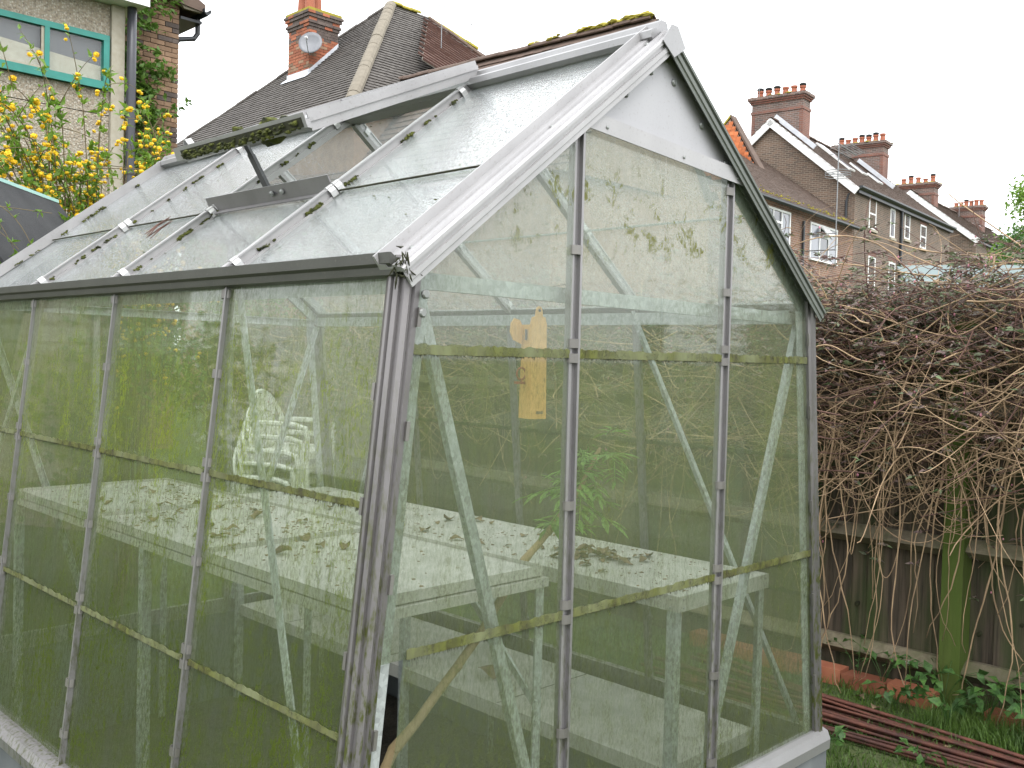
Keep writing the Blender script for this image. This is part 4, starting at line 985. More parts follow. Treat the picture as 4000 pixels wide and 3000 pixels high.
# roof with red ribbed tiles behind, and the long roof whose mossy ridge shows above the greenhouse ridge
H4 = empty('red_tiled_house', (19, 19, G), 'house roof of dark red ribbed tiles with yellow lichen ridge behind the hip roof', 'house')
q0, q1 = V((15.58, 19.69, 10.34)), V((17.16, 18.93, 9.50))
dn = V((-.1, -.75, -.62)).normalized(); al = (q1 - q0).normalized(); up_ = -(dn - al * dn.dot(al)).normalized()
tile_roof('roof_tiles', H4, q0 - up_ * 5, al, up_, [(0, 0), ((q1 - q0).length, 0), ((q1 - q0).length, 5), (0, 5)], 'tile_red', .28, .26, .05)
ridge_tiles(H4, q0, q1, .12, 'moss_y', .4)
MB().box(q0.x, q1.x + 3, q0.y + .6, q0.y + 4, G, q1.z - 1.5).obj('wall', M['brick_mix'], H4)
H5 = empty('long_roofed_house', (12.2, 13, G), 'house with long brown roof and mossy ridge rising behind the greenhouse ridge', 'house')
r0 = V((12.70, 9.75, 7.36)); rd = V((-.06, .998, 0)).normalized(); ln = 9.2; rs = rd.cross(Z_).normalized()   # rs points to +x
for sg in (-1, 1):
    up_ = (rs * -sg * .62 + Z_ * .79).normalized()
    tile_roof('roof_tiles', H5, r0 - up_ * 4.0, rd, up_, [(0, 0), (ln, 0), (ln, 4.0), (0, 4.0)], 'tile_brown', .24, .18, .03)
ridge_tiles(H5, r0 + Z_ * .03, r0 + rd * ln + Z_ * .03, .12, 'tile_brown', .42)
b = MB()
for i in range(140):
    t = abs(random.gauss(0, 1.1)); b.blob(r0 + rd * (t + .05) + rs * random.uniform(-.1, .06) + Z_ * (.09 + random.uniform(-.03, .03)), random.uniform(.03, .08), 1, 1.4, .6)
b.obj('ridge_moss', M['moss_y'], H5, kind='stuff')
MB().poly([r0 - rs * 2.3 + V((0, .12, -3.1)), r0 + rs * 2.3 + V((0, .12, -3.1)), r0 + V((0, .12, -.06))], rd * .2).obj('gable', M['brick_mix'], H5)
MB().box(10.3, 15.0, 9.95, 18.7, G, 4.3).obj('wall', M['brick_mix'], H5)
aerial((14.3, 17.6, 8.0), 1.9, 'yagi', 'thin television aerial with crossbars behind the long brown roof', 2.6)
aerial((18.9, 21.6, 10.6), .9, 'stick', 'small forked aerial on the red ribbed roof', .6)

# ------------------------------------------------------------------ left: pebbledashed extension, brick house, shed
YP = 11.645
PX = empty('pebbledash_extension', (2.4, 13, G), 'pebbledashed concrete panel extension with a teal framed window', 'extension')
wx0, wx1, wz0, wz1 = 1.45, 3.49, 4.475, 5.18
def panel(x0, x1, z0, z1, parent=PX, name='panel'):
    g = .006; MB().box(x0 + g, x1 - g, YP, YP + .08, z0 + g, z1 - g).obj(name, M['dash'], parent)
xl = -6
for x0, x1 in ((-6, -3.5), (-3.5, -1.0), (-1.0, wx0 - .02)): panel(x0, x1, 4.148, 5.60)
panel(wx0 - .02, 3.516, wz1, 5.60); panel(wx0 - .02, 3.516, 4.148, wz0)
z = 4.148
while z > G + .1:
    for x0, x1 in ((-6, -3.5), (-3.5, -1.0), (-1.0, 1.3), (1.3, 3.516)): panel(x0, x1, max(z - .82, G), z)
    z -= .82
MB().box(-6, 3.55, YP + .081, 15.5, G, 5.6).obj('core_wall', M['dash_post'], PX)
MB().box(3.516, 3.69, YP - .05, YP + .12, G, 5.6).obj('corner_post', M['dash_post'], PX)
MB().box(-6.2, 3.88, YP - .30, 15.7, 5.605, 5.69).obj('soffit', M['white'], PX); MB().box(-6.25, 3.9, YP - .33, YP - .30, 5.6, 5.86).obj('fascia', M['white'], PX)
MB().box(-6.2, 3.88, YP - .298, 15.7, 5.692, 5.85).obj('flat_roof', M['felt'], PX)
wn = MB()
fw = .075
wn.box(wx0, wx1, YP - .05, YP + .06, wz1 - fw, wz1).box(wx0, wx1, YP - .055, YP + .06, wz0, wz0 + fw * 1.3).box(wx1 - fw, wx1, YP - .049, YP + .06, wz0 + fw * 1.3, wz1 - fw).box(wx0, wx0 + fw, YP - .049, YP + .06, wz0 + fw * 1.3, wz1 - fw)
wn.box(2.675, 2.735, YP - .049, YP + .06, wz0 + fw * 1.3, wz1 - fw).box(wx0, wx1, YP - .09, YP - .055, wz0 - .01, wz0 + .03)
wf = wn.obj('window', M['teal'], PX)
for x0, x1 in ((wx0 + fw, 2.675), (2.735, wx1 - fw)): MB().box(x0, x1, YP - .01, YP - .004, wz0 + fw * 1.3, wz1 - fw).obj('pane', M['g_clear'], wf)
b = MB()
for x0, x1 in ((wx0 + fw, 2.675),): b.box(x1 - .035, x1, YP - .03, YP - .0102, wz0 + fw * 1.3, wz1 - fw).box(x0, x1 - .035, YP - .03, YP - .0102, wz0 + fw * 1.3, wz0 + fw * 1.3 + .03)
b.obj('putty', M['dash_post'], wf)
MB().box(wx0, wx1, YP + .061, YP + .07, wz0, wz1).obj('dark_interior', M['pipe'], wf); MB().poly([V((1.9, YP + .05, wz0 + .08)), V((3.42, YP + .05, wz0 + .08)), V((3.42, YP + .05, wz0 + .31)), V((1.9, YP + .05, wz0 + .42))], V((0, .008, 0))).obj('blind', M['dash_post'], wf)
dp = MB().tube([V((3.76, YP - .10, z)) for z in (G, 1.5, 3, 4.5, 6.2)], .062, 14).obj('downpipe', M['pipe'], PX, smooth=True)
for z in (5.75, 3.4): MB().lathe([(.074, 0), (.074, .09)], (3.76, YP - .10, z), 14).obj('pipe_joint', M['pipe'], dp)
# brick house behind, right edge seen against the sky
YB = 12.99; XR = 5.126
BH = empty('brick_house', (3.6, 15.2, G), 'brown multi-brick house gable with black gutter behind the extension', 'house')
MB().box(-1, XR - .03, YB + .03, 17.5, G, 8.2).obj('wall', M['mortar'], BH)
bricks(3.55, XR, YB, 17, 4.02, 6.72, BH, ['brick_mix', 'brick_mix', 'brick_mix', 'brick_mix', 'brick_dark'], 0, 'y')
b = MB()
for z in np.arange(G, 4.0, .0745):
    r = int(z * 13.4)
    for x in np.arange(3.55 - (.1125 if r % 2 else 0), XR - .06, .225): b.box(x + .005, min(x + .22, XR), YB + random.uniform(-.003, .003), YB + .05, z + .005, z + .07)
b.obj('lower_bricks', M['brick_mix'], BH, kind='stuff')
rf = MB().poly([V((-1, YB - .15, 7.0)), V((XR + .35, YB - .15, 6.28)), V((XR + .35, YB - .15, 6.40)), V((-1, YB - .15, 9.6))], V((0, 5, 0))).obj('roof', M['tile_brown'], BH)
b = MB().poly([V((XR - .9, YB - .12, 7.4)), V((XR + .30, YB - .12, 6.36)), V((XR + .30, YB - .12, 6.27)), V((XR + .02, YB - .12, 6.27)), V((XR - .9, YB - .12, 7.1))], V((0, .05, 0)))
b.obj('barge_board', M['hip'], BH)
b = MB().ext([(-.06, 0), (-.06, .05), (-.05, .05), (-.04, .0), (.04, .0), (.05, .05), (.06, .05), (.06, 0), (0, -.06)], (XR + .36, YB - .2, 6.28), (XR + .36, YB + 5, 6.28), X_, Z_)
b.box(XR + .01, XR + .36, YB - .02, YB + 4, 6.14, 6.18)
b.tube([V((XR + .36, YB + .12, 6.24)), V((XR + .36, YB + .12, 6.02)), V((XR + .30, YB + .12, 5.93)), V((XR + .05, YB + .12, 5.86)), V((XR + .03, YB + .3, 5.75)), V((XR + .04, YB + .4, 3.0))], .04, 10)
b.obj('gutter', M['gutter_blk'], BH)
LT = empty('wall_lantern', (4.23, YB - .1, 4.75), 'black metal wall lantern half hidden in the ivy', 'lantern')
MB().lathe([(.02, .24), (.05, .20), (.11, .13), (.12, .12)][::-1], (4.23, YB - .12, 4.73), 6).obj('cap', M['black_pl'], LT)
b = MB()
for i in range(6):
    a = i * math.pi / 3; b.tube([V((4.23 + .10 * math.cos(a), YB - .12 + .10 * math.sin(a), 4.85)), V((4.23 + .06 * math.cos(a), YB - .12 + .06 * math.sin(a), 4.60))], .007, 4)
b.box(4.21, 4.25, YB - .02, YB + .01, 4.6, 4.8).box(4.22, 4.24, YB - .12, YB - .02, 4.66, 4.69).obj('cage', M['black_pl'], LT)
MB().lathe([(.055, 4.6), (.085, 4.83)], (4.23, YB - .12, 0), 6).obj('glass', M['wglass_p'], LT)
# climbing ivy on the brick wall
IV = empty('wall_creeper', (4.0, YB - .1, G), 'bright green leafy creeper climbing the brick wall by the downpipe', 'creeper')
cur = []; ps, ds, sz = [], [], []
main = [np.array([3.95 + .05 * math.sin(z * 2), YB - .05, z]) for z in np.linspace(G, 6.4, 30)]
cur.append((np.array(main), np.linspace(.02, .008, 30)))
for i in range(80):
    z = U(3.6, 6.3); p = np.array([3.95 + U(-.15, .2), YB - .06, z]); l = U(.25, 1.15) * (1.0 if i % 4 else .6); sg = 1 if random.random() < .82 else -.45
    q = p + np.array([l * sg, -U(.05, .3), U(.05, .4) * l]); P = bez(p, p + np.array([l * .3 * sg, -.1, .12]), p + np.array([l * .7 * sg, -.2, .16]), q, 12); cur.append((P, np.linspace(.006, .002, 12)))
    for k in range(2, 12):
        for j in range(4): ps.append(P[k] + rng.normal(size=3) * .025); ds.append(rng.normal(size=3) * .7 + np.array([.5, -.4, .1])); sz.append(U(.08, .13))
for i in range(1100):
    z = U(3.4, 6.3); ps.append(np.array([3.90 + random.gauss(0, .07), YB - U(.02, .2), z])); ds.append(rng.normal(size=3) + np.array([0, -.6, .2])); sz.append(U(.08, .14))
v, f = fast_tubes(cur, 4); put('stems', np_mesh('stems', v, f), IV, None, M['twig'], kind='stuff')
v, f = np_leaves(np.array(ps), np.array(ds), np.array(sz), .62); put('leaves', np_mesh('leaves', v, f), IV, None, M['leaf_ivy'], kind='stuff')
# felt-roofed shed behind the far end of the greenhouse
SH = empty('felt_shed', (-.2, 4.2, G), 'small shed with black felt roof and pale teal edge strip', 'shed')
r0 = V((-.49, 3.36, 1.86)); rd = V((.669, .743, 0)); sd_ = V((.743, -.669, 0)); r0 = r0 - rd * .5; ln = 1.35
dn1 = (sd_ * .62 + Z_ * -.78).normalized(); dn2 = (-sd_ * .8 + Z_ * -.6).normalized()
MB().poly([r0, r0 + rd * ln, r0 + rd * ln + dn1 * .62, r0 + dn1 * .62], dn1.cross(rd) * .012).obj('roof_felt', M['felt'], SH)
MB().poly([r0 + dn2 * .004, r0 + rd * ln + dn2 * .004, r0 + rd * ln + dn2 * .8, r0 + dn2 * .8], rd.cross(dn2) * -.012).obj('roof_felt', M['felt'], SH)
MB().box(0, ln, -.012, .012, -.004, .012, O=r0 + Z_ * .012, A=rd, B=sd_).obj('edge_strip', M['teal_pale'], SH)
MB().poly([r0 + sd_ * .33 + rd * .03 + V((0, 0, -.46)), r0 + sd_ * .33 + rd * (ln - .03) + V((0, 0, -.46)), r0 - sd_ * .58 + rd * (ln - .03) + V((0, 0, -.46)), r0 - sd_ * .58 + rd * .03 + V((0, 0, -.46))], V((0, 0, -(1.86 - .46 - G)))).obj('wall', M['board'], SH)
# kerria bush with yellow flowers
KB = empty('kerria_bush', (.55, 4.55, G), 'arching shrub covered in double yellow flowers before the extension', 'shrub')
fl = MB(); fl.blob((0, 0, 0), 1, 1, 1, .75, .12)
for k in range(22):
    a = k * 2.4; zz = 1 - 2 * (k + .5) / 22; r = math.sqrt(max(0, 1 - zz * zz)); c_ = V((r * math.cos(a), r * math.sin(a), zz * .75)); s_ = c_.orthogonal().normalized() * .4; t_ = c_.cross(s_).normalized() * .35
    fl.add([c_ * .55, c_ * 1.05 + s_, c_ * 1.2 + t_ * .4, c_ * 1.05 - s_], [(0, 1, 2), (0, 2, 3)])
FLM = fl.mesh('flower', False)[0]; FLM.materials.append(M['petal'])
cur = []; ps, ds, sz, fpos, star = [], [], [], [], []
for i in range(190):
    a = U(0, 6.28); base = np.array([.55 + .45 * math.cos(a) * U(0, 1), 4.75 + .4 * math.sin(a) * U(0, 1), G])
    top = U(1.6, 2.85); lean = np.array([U(-1.35, .15), U(-.9, .5), 0])
    if i < 45: lean = np.array([U(-.6, .5), U(-.9, -.2), 0]); top = U(1.55, 2.3)
    P = bez(base, base + np.array([0, 0, top * .6]), base + lean * .4 + np.array([0, 0, top * 1.05 - G]), base + lean + np.array([0, 0, (top - G) * U(.86, 1.0)]), 26)
    cur.append((P, np.linspace(.006, .0016, 26)))
    for s_ in range(2):
        k = random.randint(12, 22); q = P[k]; l = U(.15, .4); d = rng.normal(size=3) * .6 + np.array([0, 0, .3]); P2 = bez(q, q + d * l * .4, q + d * l * .7, q + d * l + np.array([0, 0, -.08]), 8); cur.append((P2, np.linspace(.003, .001, 8)))
        if random.random() < .6: fpos.append(P2[-1]); fpos.append(P2[4] + rng.normal(size=3) * .02); fpos.append(P2[-1] + rng.normal(size=3) * .02)
        for m in range(4): ps.append(P2[random.randint(2, 7)]); ds.append(rng.normal(size=3) + np.array([0, 0, .5])); sz.append(U(.03, .055))
    for k in range(10, 26):
        if random.random() < .4:
            for _q in range(random.randint(1, 3)): fpos.append(P[k] + rng.normal(size=3) * .022)
        if random.random() < .75:
            c_ = P[k] + rng.normal(size=3) * .015
            for m in range(random.randint(3, 6)): ps.append(c_); ds.append(rng.normal(size=3) + np.array([0, 0, .6])); sz.append(U(.035, .07))
        if random.random() < .02: star.append(P[k] + rng.normal(size=3) * .03)
for p0_, p1_ in (((-.75, 2.98, 1.58), (-.40, 2.72, 1.65)), ((-.62, 2.96, 1.86), (-.49, 2.79, 1.42)), ((-.55, 2.90, 1.80), (-.45, 2.76, 1.48)), ((-.70, 2.95, 1.66), (-.50, 2.80, 1.50))):
    p0_, p1_ = np.array(p0_), np.array(p1_); base = np.array([-.95, 3.15, 1.9]); P = bez(np.array([-.9, 3.6, G]), base, p0_ + np.array([0, 0, .1]), p1_, 30); cur.append((P, np.linspace(.005, .0012, 30)))
    for k in range(19, 30, 3):
        for m in range(5): ps.append(P[k]); ds.append(rng.normal(size=3) + np.array([0, 0, .5])); sz.append(U(.02, .036))
v, f = fast_tubes(cur, 5); put('stems', np_mesh('stems', v, f), KB, None, M['twig'], kind='stuff')
v, f = np_leaves(np.array(ps), np.array(ds), np.array(sz)); put('leaves', np_mesh('leaves', v, f), KB, None, M['leaf_kerria'], kind='stuff')
cp = np.array([-1.887, -1.419, 1.124]); fpos.sort(key=lambda p: np.linalg.norm(p - cp) + (3 if p[2] < 1.5 else 0))
for p in fpos[:300]:
    r = U(.011, .017); put('flower', FLM, KB, Matrix.Translation(p) @ Matrix.Rotation(U(0, 6), 4, 'Z') @ Matrix.Rotation(U(0, 3), 4, 'X') @ Matrix.Diagonal((r, r, r, 1)))
if len(fpos) > 300:
    b = MB()
    for p in fpos[300:]: b.blob(p, U(.010, .018), 1, 1, .8, .2)
    b.obj('more_flowers', M['petal'], KB, kind='stuff')
v, f = np_leaves(np.repeat(np.array(star), 4, 0), rng.normal(size=(len(star) * 4, 3)) + np.array([0, 0, -.5]), np.full(len(star) * 4, .032), .35); put('star_flowers', np_mesh('star_flowers', v, f), KB, None, M['petal_pale'], kind='stuff')

# ------------------------------------------------------------------ right: terraced houses beyond the fence
E0 = V((33.439, 15.887, 7.78))
def rr_(a, b, z): return E0 + RA * a + RB * b + Z_ * z
GZ = G - E0.z
def chimney(parent, a, b0, b1, zb, zt, npots, wid=.75):
    c = MB().box(0, wid, b0, b1, zb, zt, O=rr_(a, 0, 0), A=RA, B=RB).obj('chimney', M['bw_chim'], parent)
    for z, pr, h_, mt in ((zt - .62, .035, .12, 'bw_chimr'), (zt - .22, .05, .075, 'bw_chimr'), (zt - .145, .10, .075, 'bw_chimr'), (zt - .07, .15, .12, 'bw_chim')):
        MB().box(-pr, wid + pr, b0 - pr, b1 + pr, z, z + h_ - .002, O=rr_(a, 0, 0), A=RA, B=RB).obj('corbel', M[mt], c)
    for bq in (b0 + .0, b1 - .12): MB().box(-.012, wid + .012, bq - .012, bq + .132, zb + .02, zt - .63, O=rr_(a, 0, 0), A=RA, B=RB).obj('quoin', M['bw_chimr'], c)
    bb = MB()
    for i in range(60): bb.blob(rr_(a + U(-.1, wid + .1), U(b0 - .1, b1 + .1), zt + .06), U(.04, .09), 1.5, 1.5, .5)
    bb.obj('cap_moss', M['moss_y'], c, kind='stuff')
    for i in range(npots):
        t = (i + .5) / npots; hh = U(.28, .40); o = rr_(a + wid * .5, b1 + (b0 - b1) * t, zt + .05); r = .135
        p = MB().lathe([(r, 0), (r * .95, .06), (r * .78, hh * .75), (r, hh * .8), (r * 1.02, hh)], o, 12).obj('chimney_pot', M['pot'], c)
        if random.random() < .55: MB().lathe([(r * .9, hh + .02), (r * 1.15, hh + .08), (r * .7, hh + .13)], o, 10).obj('cowl', M['gutter_blk'], p)
    return c
def sash(parent, a, z0, z1, w_=.85, head=True):
    f = MB(); o = rr_(a, -.0, 0)
    f.box(0, w_, -.02, .05, z1 - .07, z1, O=o, A=RA, B=RB).box(0, w_, -.02, .05, z0, z0 + .07, O=o, A=RA, B=RB).box(0, .07, -.02, .05, z0 + .07, z1 - .07, O=o, A=RA, B=RB).box(w_ - .07, w_, -.02, .05, z0 + .07, z1 - .07, O=o, A=RA, B=RB).box(.07, w_ - .07, -.01, .04, (z0 + z1) / 2 - .03, (z0 + z1) / 2 + .03, O=o, A=RA, B=RB)
    f = f.obj('window', M['white'], parent)
    MB().box(.07, w_ - .07, .0, .01, z0 + .07, (z0 + z1) / 2 - .03, O=o, A=RA, B=RB).obj('pane', M['wglass_p'], f); MB().box(.07, w_ - .07, .0, .01, (z0 + z1) / 2 + .03, z1 - .07, O=o, A=RA, B=RB).obj('pane', M['wglass'], f)
    MB().box(-.06, w_ + .06, -.08, .0, z0 - .1, z0 - .002, O=o, A=RA, B=RB).obj('sill', M['mortar'], f)
    if head: MB().box(-.08, w_ + .08, -.006, .02, z1 + .002, z1 + .2, O=o, A=RA, B=RB).obj('lintel', M['bw_chimr'], f)
def terrace(parent, a0, a1, hw, rise, dz, db, tile):
    E1 = lambda a, b, z: rr_(a, b + db, z + dz)
    MB().poly([E1(a0, 0, GZ - dz), E1(a0, 2 * hw, GZ - dz), E1(a0, 2 * hw, 0), E1(a0, hw, rise - .05), E1(a0, 0, 0)], RA * (a1 - a0)).obj('wall', M['bw_brown'], parent)
    sl2 = math.hypot(hw, rise)
    for sg in (0, 1):
        up_ = ((RB if sg == 0 else -RB) * hw + Z_ * rise).normalized(); o = E1(a0 - .12, -.18 if sg == 0 else 2 * hw + .18, .10 - .18 * rise / hw)
        tile_roof('roof_tiles', parent, o, RA, up_, [(0, 0), (a1 - a0 + .2, 0), (a1 - a0 + .2, sl2 + .2), (0, sl2 + .2)], tile, .22, .15, .025)
    ridge_tiles(parent, E1(a0 - .1, hw, rise + .12), E1(a1, hw, rise + .12), .12, tile, .45)
    for sg in (0, 1):   # white barge boards
        d = ((RB if sg == 0 else -RB) * hw + Z_ * rise).normalized(); up_ = d.cross(RA); up_ = up_ if up_.z > 0 else -up_
        MB().box(-.25, sl2 + .02, -.11, -.06, -.22, .06, O=E1(a0 - .09, 0 if sg == 0 else 2 * hw, .05), A=d, B=RA, C=up_).obj('barge_board', M['white'], parent)
    g = MB().ext([(-.08, 0), (-.08, .06), (.06, .06), (.06, 0), (0, -.06)], E1(a0 - .1, -.24, -.02), E1(a1, -.24, -.02), RB, Z_); g.obj('gutter', M['gutter_blk'], parent)
    MB().box(a0, a1, -.16, -.01, -.2, -.02, O=rr_(0, db, dz), A=RA, B=RB).obj('fascia', M['gutter_blk'], parent)
T1 = empty('terraced_house', rr_(6, 3.4, GZ), 'brown brick terraced house with white bargeboards and tall chimney stacks', 'house')
terrace(T1, 0, 13.5, 3.4, 2.87, 0, 0, 'tile_brown')
chimney(T1, .5, 2.35, 4.5, 1.8, 4.0, 6); chimney(T1, 9.2, 1.95, 4.2, 1.6, 3.65, 7)
MB().tube([rr_(.15, -.1, 0), rr_(.02, .25, -.25), rr_(-.05, .3, -.5), rr_(-.05, .3, GZ)], .05, 8).obj('downpipe', M['gutter_blk'], T1); MB().tube([rr_(5.6, -.08, .1), rr_(5.6, -.08, GZ)], .06, 8).obj('downpipe', M['gutter_blk'], T1)
for a, z0, z1, w_ in ((1.65, -1.35, -.12, .85), (4.3, -1.40, -.2, .6), (6.25, -1.25, -.15, .75), (8.6, -1.4, -.35, .9), (1.75, -3.9, -2.4, .85), (4.3, -3.9, -2.4, .85), (7, -3.9, -2.4, .9)): sash(T1, a, z0, z1, w_)
ups = (RB * 3.4 + Z_ * 2.87).normalized(); un = RA.cross(ups)
for a, d0, w_, l in ((3.3, 1.9, .7, 1.9), (5.9, 2.3, .6, .8), (7.3, 2.0, .6, .7)):
    k = MB().box(0, w_, 0, l, .03, .10, O=rr_(a, 0, .1) + ups * d0, A=RA, B=ups, C=un).obj('rooflight', M['white'], T1)
    MB().box(.07, w_ - .07, .07, l - .07, .101, .112, O=rr_(a, 0, .1) + ups * d0, A=RA, B=ups, C=un).obj('pane', M['wglass_p'], k)
for a, bq, zq in ((.44, 2.33, 2.0), (9.14, 1.93, 1.7)):
    MB().box(-.02, .03, 0, 2.2, -.02, .16, O=rr_(a, bq - .5, zq - .42 + .15), A=RA, B=ups * .62 + RB * 0 if False else ups, C=un).obj('flashing', M['lead'], T1)
T2 = empty('terraced_house', rr_(24, 3.4, GZ), 'lower brown brick terrace beyond, with its own white gable bargeboard', 'house')
terrace(T2, 17, 36, 3.3, 2.6, -.1, -.4, 'tile_brown')
chimney(T2, 18, 2.0, 3.9, 1.2, 3.1, 5); chimney(T2, 26, 1.4, 3.1, 1.0, 2.9, 6)
# low brick building in front with mossy hipped tile roof
LB = empty('low_brick_building', rr_(-4.5, 2, GZ), 'low red brick building with grey tiled roof and white casement windows', 'house')
za = -1.42
MB().box(-9.5, -.02, 0, 4.4, GZ, za, O=rr_(0, 0, 0), A=RA, B=RB).obj('wall', M['bw_red'], LB)
up_ = (RB * 4.4 + Z_ * 3.2).normalized()
tile_roof('roof_tiles', LB, rr_(-9.6, -.25, za - .1), RA, up_, [(0, 0), (9.55, 0), (9.55, 5.6), (0, 5.6)], 'tile_brown', .2, .13, .02)
b = MB()
for i in range(150): b.blob(rr_(-.12, 0, za - .1) + up_ * U(-.2, 5.5) + Z_ * .05, U(.03, .08), 1.2, 1.2, .7)
for i in range(160): b.blob(rr_(U(-9, -.2), -.22, za - .04) + up_ * abs(random.gauss(0, .2)), U(.015, .035), 1.5, 1, .6)
b.obj('roof_moss', M['moss_y'], LB, kind='stuff')
MB().ext([(-.08, 0), (-.08, .06), (.06, .06), (.06, 0), (0, -.06)], rr_(-9.6, -.33, za - .22), rr_(-.1, -.33, za - .22), RB, Z_).obj('gutter', M['gutter_blk'], LB)
def casement(a0, a1, z0, z1, bays):
    o = rr_(0, 0, 0); f = MB(); t = .07
    f.box(a0, a1, -.04, .04, z1 - t, z1, O=o, A=RA, B=RB).box(a0 - .04, a1 + .04, -.07, .04, z0 - .06, z0, O=o, A=RA, B=RB)
    for i in range(bays + 1): x = a0 + (a1 - a0 - t) * i / bays; f.box(x, x + t, -.038, .038, z0, z1 - t, O=o, A=RA, B=RB)
    zm = z1 - (z1 - z0) * .36
    for i in (0, bays - 2): x = a0 + (a1 - a0 - t) * (i + 1) / bays if i else a0; 
    x0 = a0 + (a1 - a0 - t) / bays; f.box(x0 + t, x0 + (a1 - a0 - t) / bays, -.036, .036, zm, zm + t, O=o, A=RA, B=RB)
    f = f.obj('window', M['white'], LB)
    for i in range(bays): x = a0 + (a1 - a0 - t) * i / bays + t; MB().box(x, x + (a1 - a0 - t) / bays - t, -.01, .0, z0, z1 - t, O=o, A=RA, B=RB).obj('pane', M['wglass_p'] if i != 1 else M['wglass'], f)
    return f, x0 + t, zm + t
f, xo, zo = casement(-4.35, -1.75, -3.05, -1.82, 3); casement(-8.2, -6.1, -3.0, -1.75, 3)
o = rr_(xo, -.05, -1.9); od = (RB * -.45 + Z_ * -.5).normalized()
MB().box(0, .75, 0, .40, -.02, .02, O=o, A=RA, B=od, C=RA.cross(od)).obj('open_sash', M['white'], f); MB().box(.06, .69, .05, .35, .021, .026, O=o, A=RA, B=od, C=RA.cross(od)).obj('pane', M['wglass_p'], f)
MB().tube([rr_(-5.1, -.08, -1.9), rr_(-5.1, -.08, GZ)], .05, 8).obj('downpipe', M['gutter_blk'], LB)
# orange tile-hung gable further back
OG = empty('tile_hung_gable', rr_(-3, 6, GZ), 'small orange tile-hung gable with yellow mossy roof', 'house')
g0 = lambda b_, z: rr_(-3, b_, z)
MB().poly([g0(5.2, GZ), g0(5.2, .9), g0(3.75, 2.42), g0(2.3, -.2), g0(2.3, GZ)], RA * .35).obj('wall', M['bw_red'], OG)
for i in range(22):
    z = .2 + i * .1
    if z > 2.3: break
    bl = 3.75 - (2.42 - z) * .55; bh_ = 3.75 + (2.42 - z) * .95
    n = int((bh_ - bl) / .165)
    for j in range(max(n, 1)):
        bb = bl + j * .165 + (.08 if i % 2 else 0)
        if bb + .16 < bh_ + .05: MB().box(-.03 + U(-.006, .006), -.002, bb, bb + .158, z, z + .115, O=rr_(-3.004, 0, 0), A=RA, B=RB).obj('hung_tile', M['tile_orange'], OG)
MB().poly([g0(5.35, .75), g0(3.75, 2.5), g0(3.75, 2.6), g0(5.35, .85)], RA * .5).obj('roof', M['moss_y'], OG); MB().poly([g0(2.2, -.2), g0(3.75, 2.5), g0(3.75, 2.6), g0(2.1, -.2)], RA * .5).obj('roof', M['tile_brown'], OG)
# aerials
o = rr_(-3.0, -2.2, -4.8); ant = empty('aerial', o, 'tall bare aerial mast with ring and yagi in front of the brown gable', 'aerial', 'rooftop aerials')
o = rr_(-4.6, -1.0, -2.9); 
MB().tube([o, o + Z_ * 3.75], .018, 8).obj('mast', M['metal_grey'], ant)
b = MB(); c_ = o + Z_ * 2.55
for k in (-.06, 0.02, .1): b.tube([c_ + V((.42 * math.cos(t), .42 * math.sin(t), k)) for t in np.linspace(0, 6.283, 22)], .012, 5, False)
b.tube([c_ - V((.42, 0, 0)), c_ + V((.42, 0, 0))], .012, 5).obj('ring', M['metal_grey'], ant)
b = MB(); t = o + Z_ * 3.6; d = (RA * .9 - RB * .1).normalized(); c2 = Z_
b.tube([t - d * .2, t + d * 1.35 - Z_ * .2], .016, 6)
for k in np.linspace(.35, 1.3, 9): q = t + d * k - Z_ * .2 * k / 1.35; b.tube([q - V((.1, -.25, .1)), q + V((.1, -.25, .1))], .012, 4)
for q in (-.35, -.15, .15, .35): b.tube([t - d * .25 + Z_ * q, t + d * .15 + Z_ * q * 1.6], .012, 4); b.tube([t + V((0, -.3, q)), t + V((0, .3, q))], .010, 4)
b.obj('yagi', M['metal_grey'], ant)
b = MB().tube([o + Z_ * .05, o + Z_ * .05 + RB * 1.0], .02, 6).tube([o + Z_ * .6, o + Z_ * .6 + RB * 1.0], .02, 6); b.obj('wall_bracket', M['metal_grey'], ant)
aerial(rr_(.7, 4.3, 4.0), 1.6, 'stick', 'thin aerial standing on the six-pot chimney', 1.0)
aerial(rr_(9.6, 4.7, 3.0), 1.5, 'stick', 'thin aerial beside the seven-pot chimney', 1.9)
aerial(rr_(15.5, 3.6, 1.8), 2.6, 'yagi', 'wide comb aerial between the middle chimney stacks', 2.2)
aerial(rr_(24.0, 2.2, 1.2), 2.6, 'yagi', 'wide comb aerial by the farthest chimney stack', 2.0)

